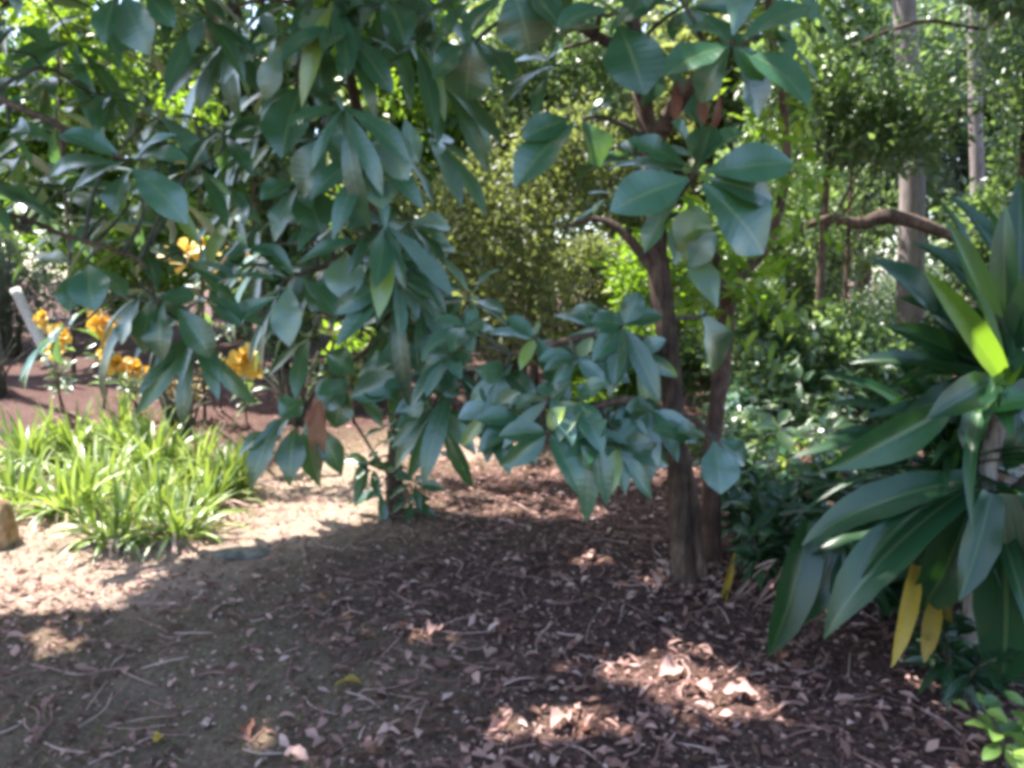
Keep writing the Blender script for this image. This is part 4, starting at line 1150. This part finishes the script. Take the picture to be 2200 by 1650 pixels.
def stone(label, px, py, sx, sy, sz, mat, seed):
    rg = np.random.default_rng(seed)
    c = G(px, py)
    nu, nv = 18, 12
    th = np.linspace(0, 2 * np.pi, nu, endpoint=False); ph = np.linspace(.02, np.pi - .02, nv)
    T, Q = np.meshgrid(th, ph)
    d = np.stack([np.cos(T) * np.sin(Q), np.sin(T) * np.sin(Q), np.cos(Q)], -1)
    k = rg.normal(0, 1, (5, 3)); o = rg.uniform(0, 6, 5)
    r = 1 + sum(.07 * np.sin((d @ k[j]) * 2.2 + o[j]) for j in range(5))
    e = np.sign(d) * np.abs(d) ** .72
    V = (e * r[..., None] * np.array([sx, sy, sz]) + c).reshape(-1, 3)
    idx = np.arange(nu * nv).reshape(nv, nu)
    F = np.stack([idx[:-1], idx[1:], np.roll(idx, -1, 1)[1:], np.roll(idx, -1, 1)[:-1]], -1).reshape(-1, 4)
    m_ = MB(); m_.add(V, F, V[:, :2], .5)
    tag(m_.build('stone', M[mat]), label, 'stone')


stone('flat dark grey stone at the edge of the sunlit lily bed', 525, 1190, .15, .08, .03, 'stone', 1)
stone('tan upright stone at the left edge of the lily bed', -5, 1165, .10, .09, .24, 'tan_stone', 3)

# pale dead fronds lying against the shrubs right of the trunk
for i, (pts, lab) in enumerate([
    ([(1705, 1105), (1575, 1290)], 'pale curled dead frond leaning right of the trunk base, longest one'),
    ([(1720, 1140), (1610, 1310)], 'pale dead frond lying beneath the drooping cane leaves'),
    ([(1635, 1140), (1725, 1115)], 'short pale curled piece of dead leaf right of the trunk'),
    ([(1575, 1150), (1552, 1290)], 'yellowish dead strip hanging close beside the trunk base'),
    ([(1660, 1180), (1590, 1240)], 'short brown dead strip among the pale fronds'),
]):
    rg = np.random.default_rng(820 + i)
    mb = MB()
    for k in range(3):
        e = []
        for (x, y), up_ in zip(pts, (.16, .03)):
            gq = G(x + rg.normal(0, 7), y + 60 * up_ / .1)
            e.append(gq + UP * up_ + rg.normal(0, .012, 3))
        leaves(mb, e[0], e[1], unit(-FWD + UP * .3 + rg.normal(0, .5, 3)), rg.uniform(.012, .028), rg.uniform(-.12, .16), np.clip(rg.normal(.75, .15), 0, 1), 'lance', 10, 4, rg.uniform(.4, 1.2), .35, rg)
    tag(mb.build('dead_frond', M['yellow' if i == 3 else 'dead']), lab, 'dead leaf', 'pale dead fronds by the trunk')


# ------------------------------------------------------------------ litter on the ground
def litter():
    rng = np.random.default_rng(90)
    n = 36000
    x = rng.uniform(-4.5, 4.5, n); y = 1.6 + 7.5 * rng.uniform(0, 1, n) ** 1.4
    px, py, d = project(np.stack([x, y, np.zeros(n)], -1))
    # less in the mossy corner and on the sandy patch
    keep = np.ones(n)
    keep[(px < 620) & (py > 1330)] = .35
    keep[(px < 850) & (py < 1240) & (py > 900)] = .22
    k = rng.uniform(0, 1, n) < keep
    x, y = x[k], y[k]; n = len(x)
    tb = G(1490, 1250)
    aa = rng.uniform(0, 6.28, 420); rr = .10 + np.abs(rng.normal(0, .13, 420))
    x = np.append(x, tb[0] + .03 + np.cos(aa) * rr); y = np.append(y, tb[1] + np.sin(aa) * rr); n = len(x)
    z = gh(x, y) + rng.uniform(.004, .022, n) + .05 * np.exp(-(((x - tb[0]) ** 2 + (y - tb[1]) ** 2) / .03))
    b = np.stack([x, y, z], -1)
    a = rng.uniform(0, 6.28, n)
    L = .013 + .068 * rng.uniform(0, 1, n) ** 2.1
    d = np.stack([np.cos(a), np.sin(a), rng.normal(0, .22, n)], -1)
    tip = b + d * L[:, None]
    tip[:, 2] = np.maximum(tip[:, 2], gh(tip[:, 0], tip[:, 1]) + .004)
    mb = MB()
    leaves(mb, b, tip, unit(UP + rng.normal(0, .35, (n, 3))), L * rng.uniform(.22, .55, n), rng.uniform(-.1, .25, n), np.clip(rng.normal(.33, .30, n), 0, 1), 'point', 4, 2, rng.uniform(-.2, .8, n), .2, rng)
    tag(mb.build('leaf_litter', M['dead']), 'brown and pinkish dead leaf litter strewn over the mulch', 'leaf litter', kind='stuff')
    mb = MB()
    m = 40000
    x = rng.uniform(-4, 4, m); y = 1.6 + 5.5 * rng.uniform(0, 1, m) ** 1.3
    b = np.stack([x, y, gh(x, y) + rng.uniform(.0, .012, m)], -1)
    dv = unit(np.stack([rng.normal(0, 1, m), rng.normal(0, 1, m), rng.normal(0, .35, m)], -1))
    L = rng.uniform(.008, .030, m)
    leaves(mb, b, b + dv * L[:, None], unit(UP + rng.normal(0, .4, (m, 3))), L * rng.uniform(.25, .8, m), .1, np.clip(rng.normal(.38, .3, m), 0, 1), 'ellip', 2, 2, .3, 0, rng)
    tag(mb.build('leaf_crumbs', M['dead']), 'fine broken crumbs of dead leaf between the larger litter', 'leaf litter', kind='stuff')
    mb = MB()
    for _ in range(1300):
        x0, y0 = rng.uniform(-3.2, 3.2), 1.7 + 5 * rng.uniform() ** 1.3
        L = rng.uniform(.06, .26); a = rng.uniform(0, 6.28); bend = rng.normal(0, .35)
        pts = []
        for t in (0, .5, 1):
            xx = x0 + math.cos(a + bend * t) * L * t; yy = y0 + math.sin(a + bend * t) * L * t
            pts.append([xx, yy, float(gh(xx, yy)) + rng.uniform(.005, .022)])
        r0 = rng.uniform(.0012, .0036)
        tube(mb, pts, [r0, r0, r0 * .6], 6, 0, 3, rng, np.clip(rng.normal(.55, .25), 0, 1))
    tag(mb.build('twig_litter', M['dead']), 'thin dry twigs and bark strips scattered over the mulch', 'twigs', kind='stuff')
    # short turf
    mb = MB()
    n = 16000
    x = rng.uniform(-4.2, 0.9, n); y = 1.9 + 6.2 * rng.uniform(0, 1, n)
    px, py, d = project(np.stack([x, y, np.zeros(n)], -1))
    w = np.zeros(n)
    w = np.maximum(w, .75 * np.exp(-(((px - 200) / 500) ** 2 + ((py - 1120) / 90) ** 2)))
    w = np.maximum(w, .9 * np.exp(-(((px - 690) / 130) ** 2 + ((py - 1010) / 70) ** 2)))
    w = np.maximum(w, .45 * np.exp(-(((px - 250) / 420) ** 2 + ((py - 1580) / 170) ** 2)))
    w = np.maximum(w, .25 * np.exp(-(((px - 760) / 150) ** 2 + ((py - 1480) / 80) ** 2)))
    k = rng.uniform(0, 1, n) < w
    x, y = x[k], y[k]; n = len(x)
    b = np.stack([x, y, gh(x, y) - .003], -1)
    d = unit(np.stack([rng.normal(0, .6, n), rng.normal(0, .6, n), np.full(n, .7)], -1))
    L = rng.uniform(.015, .05, n)
    leaves(mb, b, b + d * L[:, None], rand_unit(n, rng), .005, .1, np.clip(rng.normal(.5, .3, n), 0, 1), 'strap', 2, 2, .2, 0, rng)
    tag(mb.build('grass', M['olive']), 'short sparse dry grass growing on the sandy soil', 'grass', kind='stuff')


litter()

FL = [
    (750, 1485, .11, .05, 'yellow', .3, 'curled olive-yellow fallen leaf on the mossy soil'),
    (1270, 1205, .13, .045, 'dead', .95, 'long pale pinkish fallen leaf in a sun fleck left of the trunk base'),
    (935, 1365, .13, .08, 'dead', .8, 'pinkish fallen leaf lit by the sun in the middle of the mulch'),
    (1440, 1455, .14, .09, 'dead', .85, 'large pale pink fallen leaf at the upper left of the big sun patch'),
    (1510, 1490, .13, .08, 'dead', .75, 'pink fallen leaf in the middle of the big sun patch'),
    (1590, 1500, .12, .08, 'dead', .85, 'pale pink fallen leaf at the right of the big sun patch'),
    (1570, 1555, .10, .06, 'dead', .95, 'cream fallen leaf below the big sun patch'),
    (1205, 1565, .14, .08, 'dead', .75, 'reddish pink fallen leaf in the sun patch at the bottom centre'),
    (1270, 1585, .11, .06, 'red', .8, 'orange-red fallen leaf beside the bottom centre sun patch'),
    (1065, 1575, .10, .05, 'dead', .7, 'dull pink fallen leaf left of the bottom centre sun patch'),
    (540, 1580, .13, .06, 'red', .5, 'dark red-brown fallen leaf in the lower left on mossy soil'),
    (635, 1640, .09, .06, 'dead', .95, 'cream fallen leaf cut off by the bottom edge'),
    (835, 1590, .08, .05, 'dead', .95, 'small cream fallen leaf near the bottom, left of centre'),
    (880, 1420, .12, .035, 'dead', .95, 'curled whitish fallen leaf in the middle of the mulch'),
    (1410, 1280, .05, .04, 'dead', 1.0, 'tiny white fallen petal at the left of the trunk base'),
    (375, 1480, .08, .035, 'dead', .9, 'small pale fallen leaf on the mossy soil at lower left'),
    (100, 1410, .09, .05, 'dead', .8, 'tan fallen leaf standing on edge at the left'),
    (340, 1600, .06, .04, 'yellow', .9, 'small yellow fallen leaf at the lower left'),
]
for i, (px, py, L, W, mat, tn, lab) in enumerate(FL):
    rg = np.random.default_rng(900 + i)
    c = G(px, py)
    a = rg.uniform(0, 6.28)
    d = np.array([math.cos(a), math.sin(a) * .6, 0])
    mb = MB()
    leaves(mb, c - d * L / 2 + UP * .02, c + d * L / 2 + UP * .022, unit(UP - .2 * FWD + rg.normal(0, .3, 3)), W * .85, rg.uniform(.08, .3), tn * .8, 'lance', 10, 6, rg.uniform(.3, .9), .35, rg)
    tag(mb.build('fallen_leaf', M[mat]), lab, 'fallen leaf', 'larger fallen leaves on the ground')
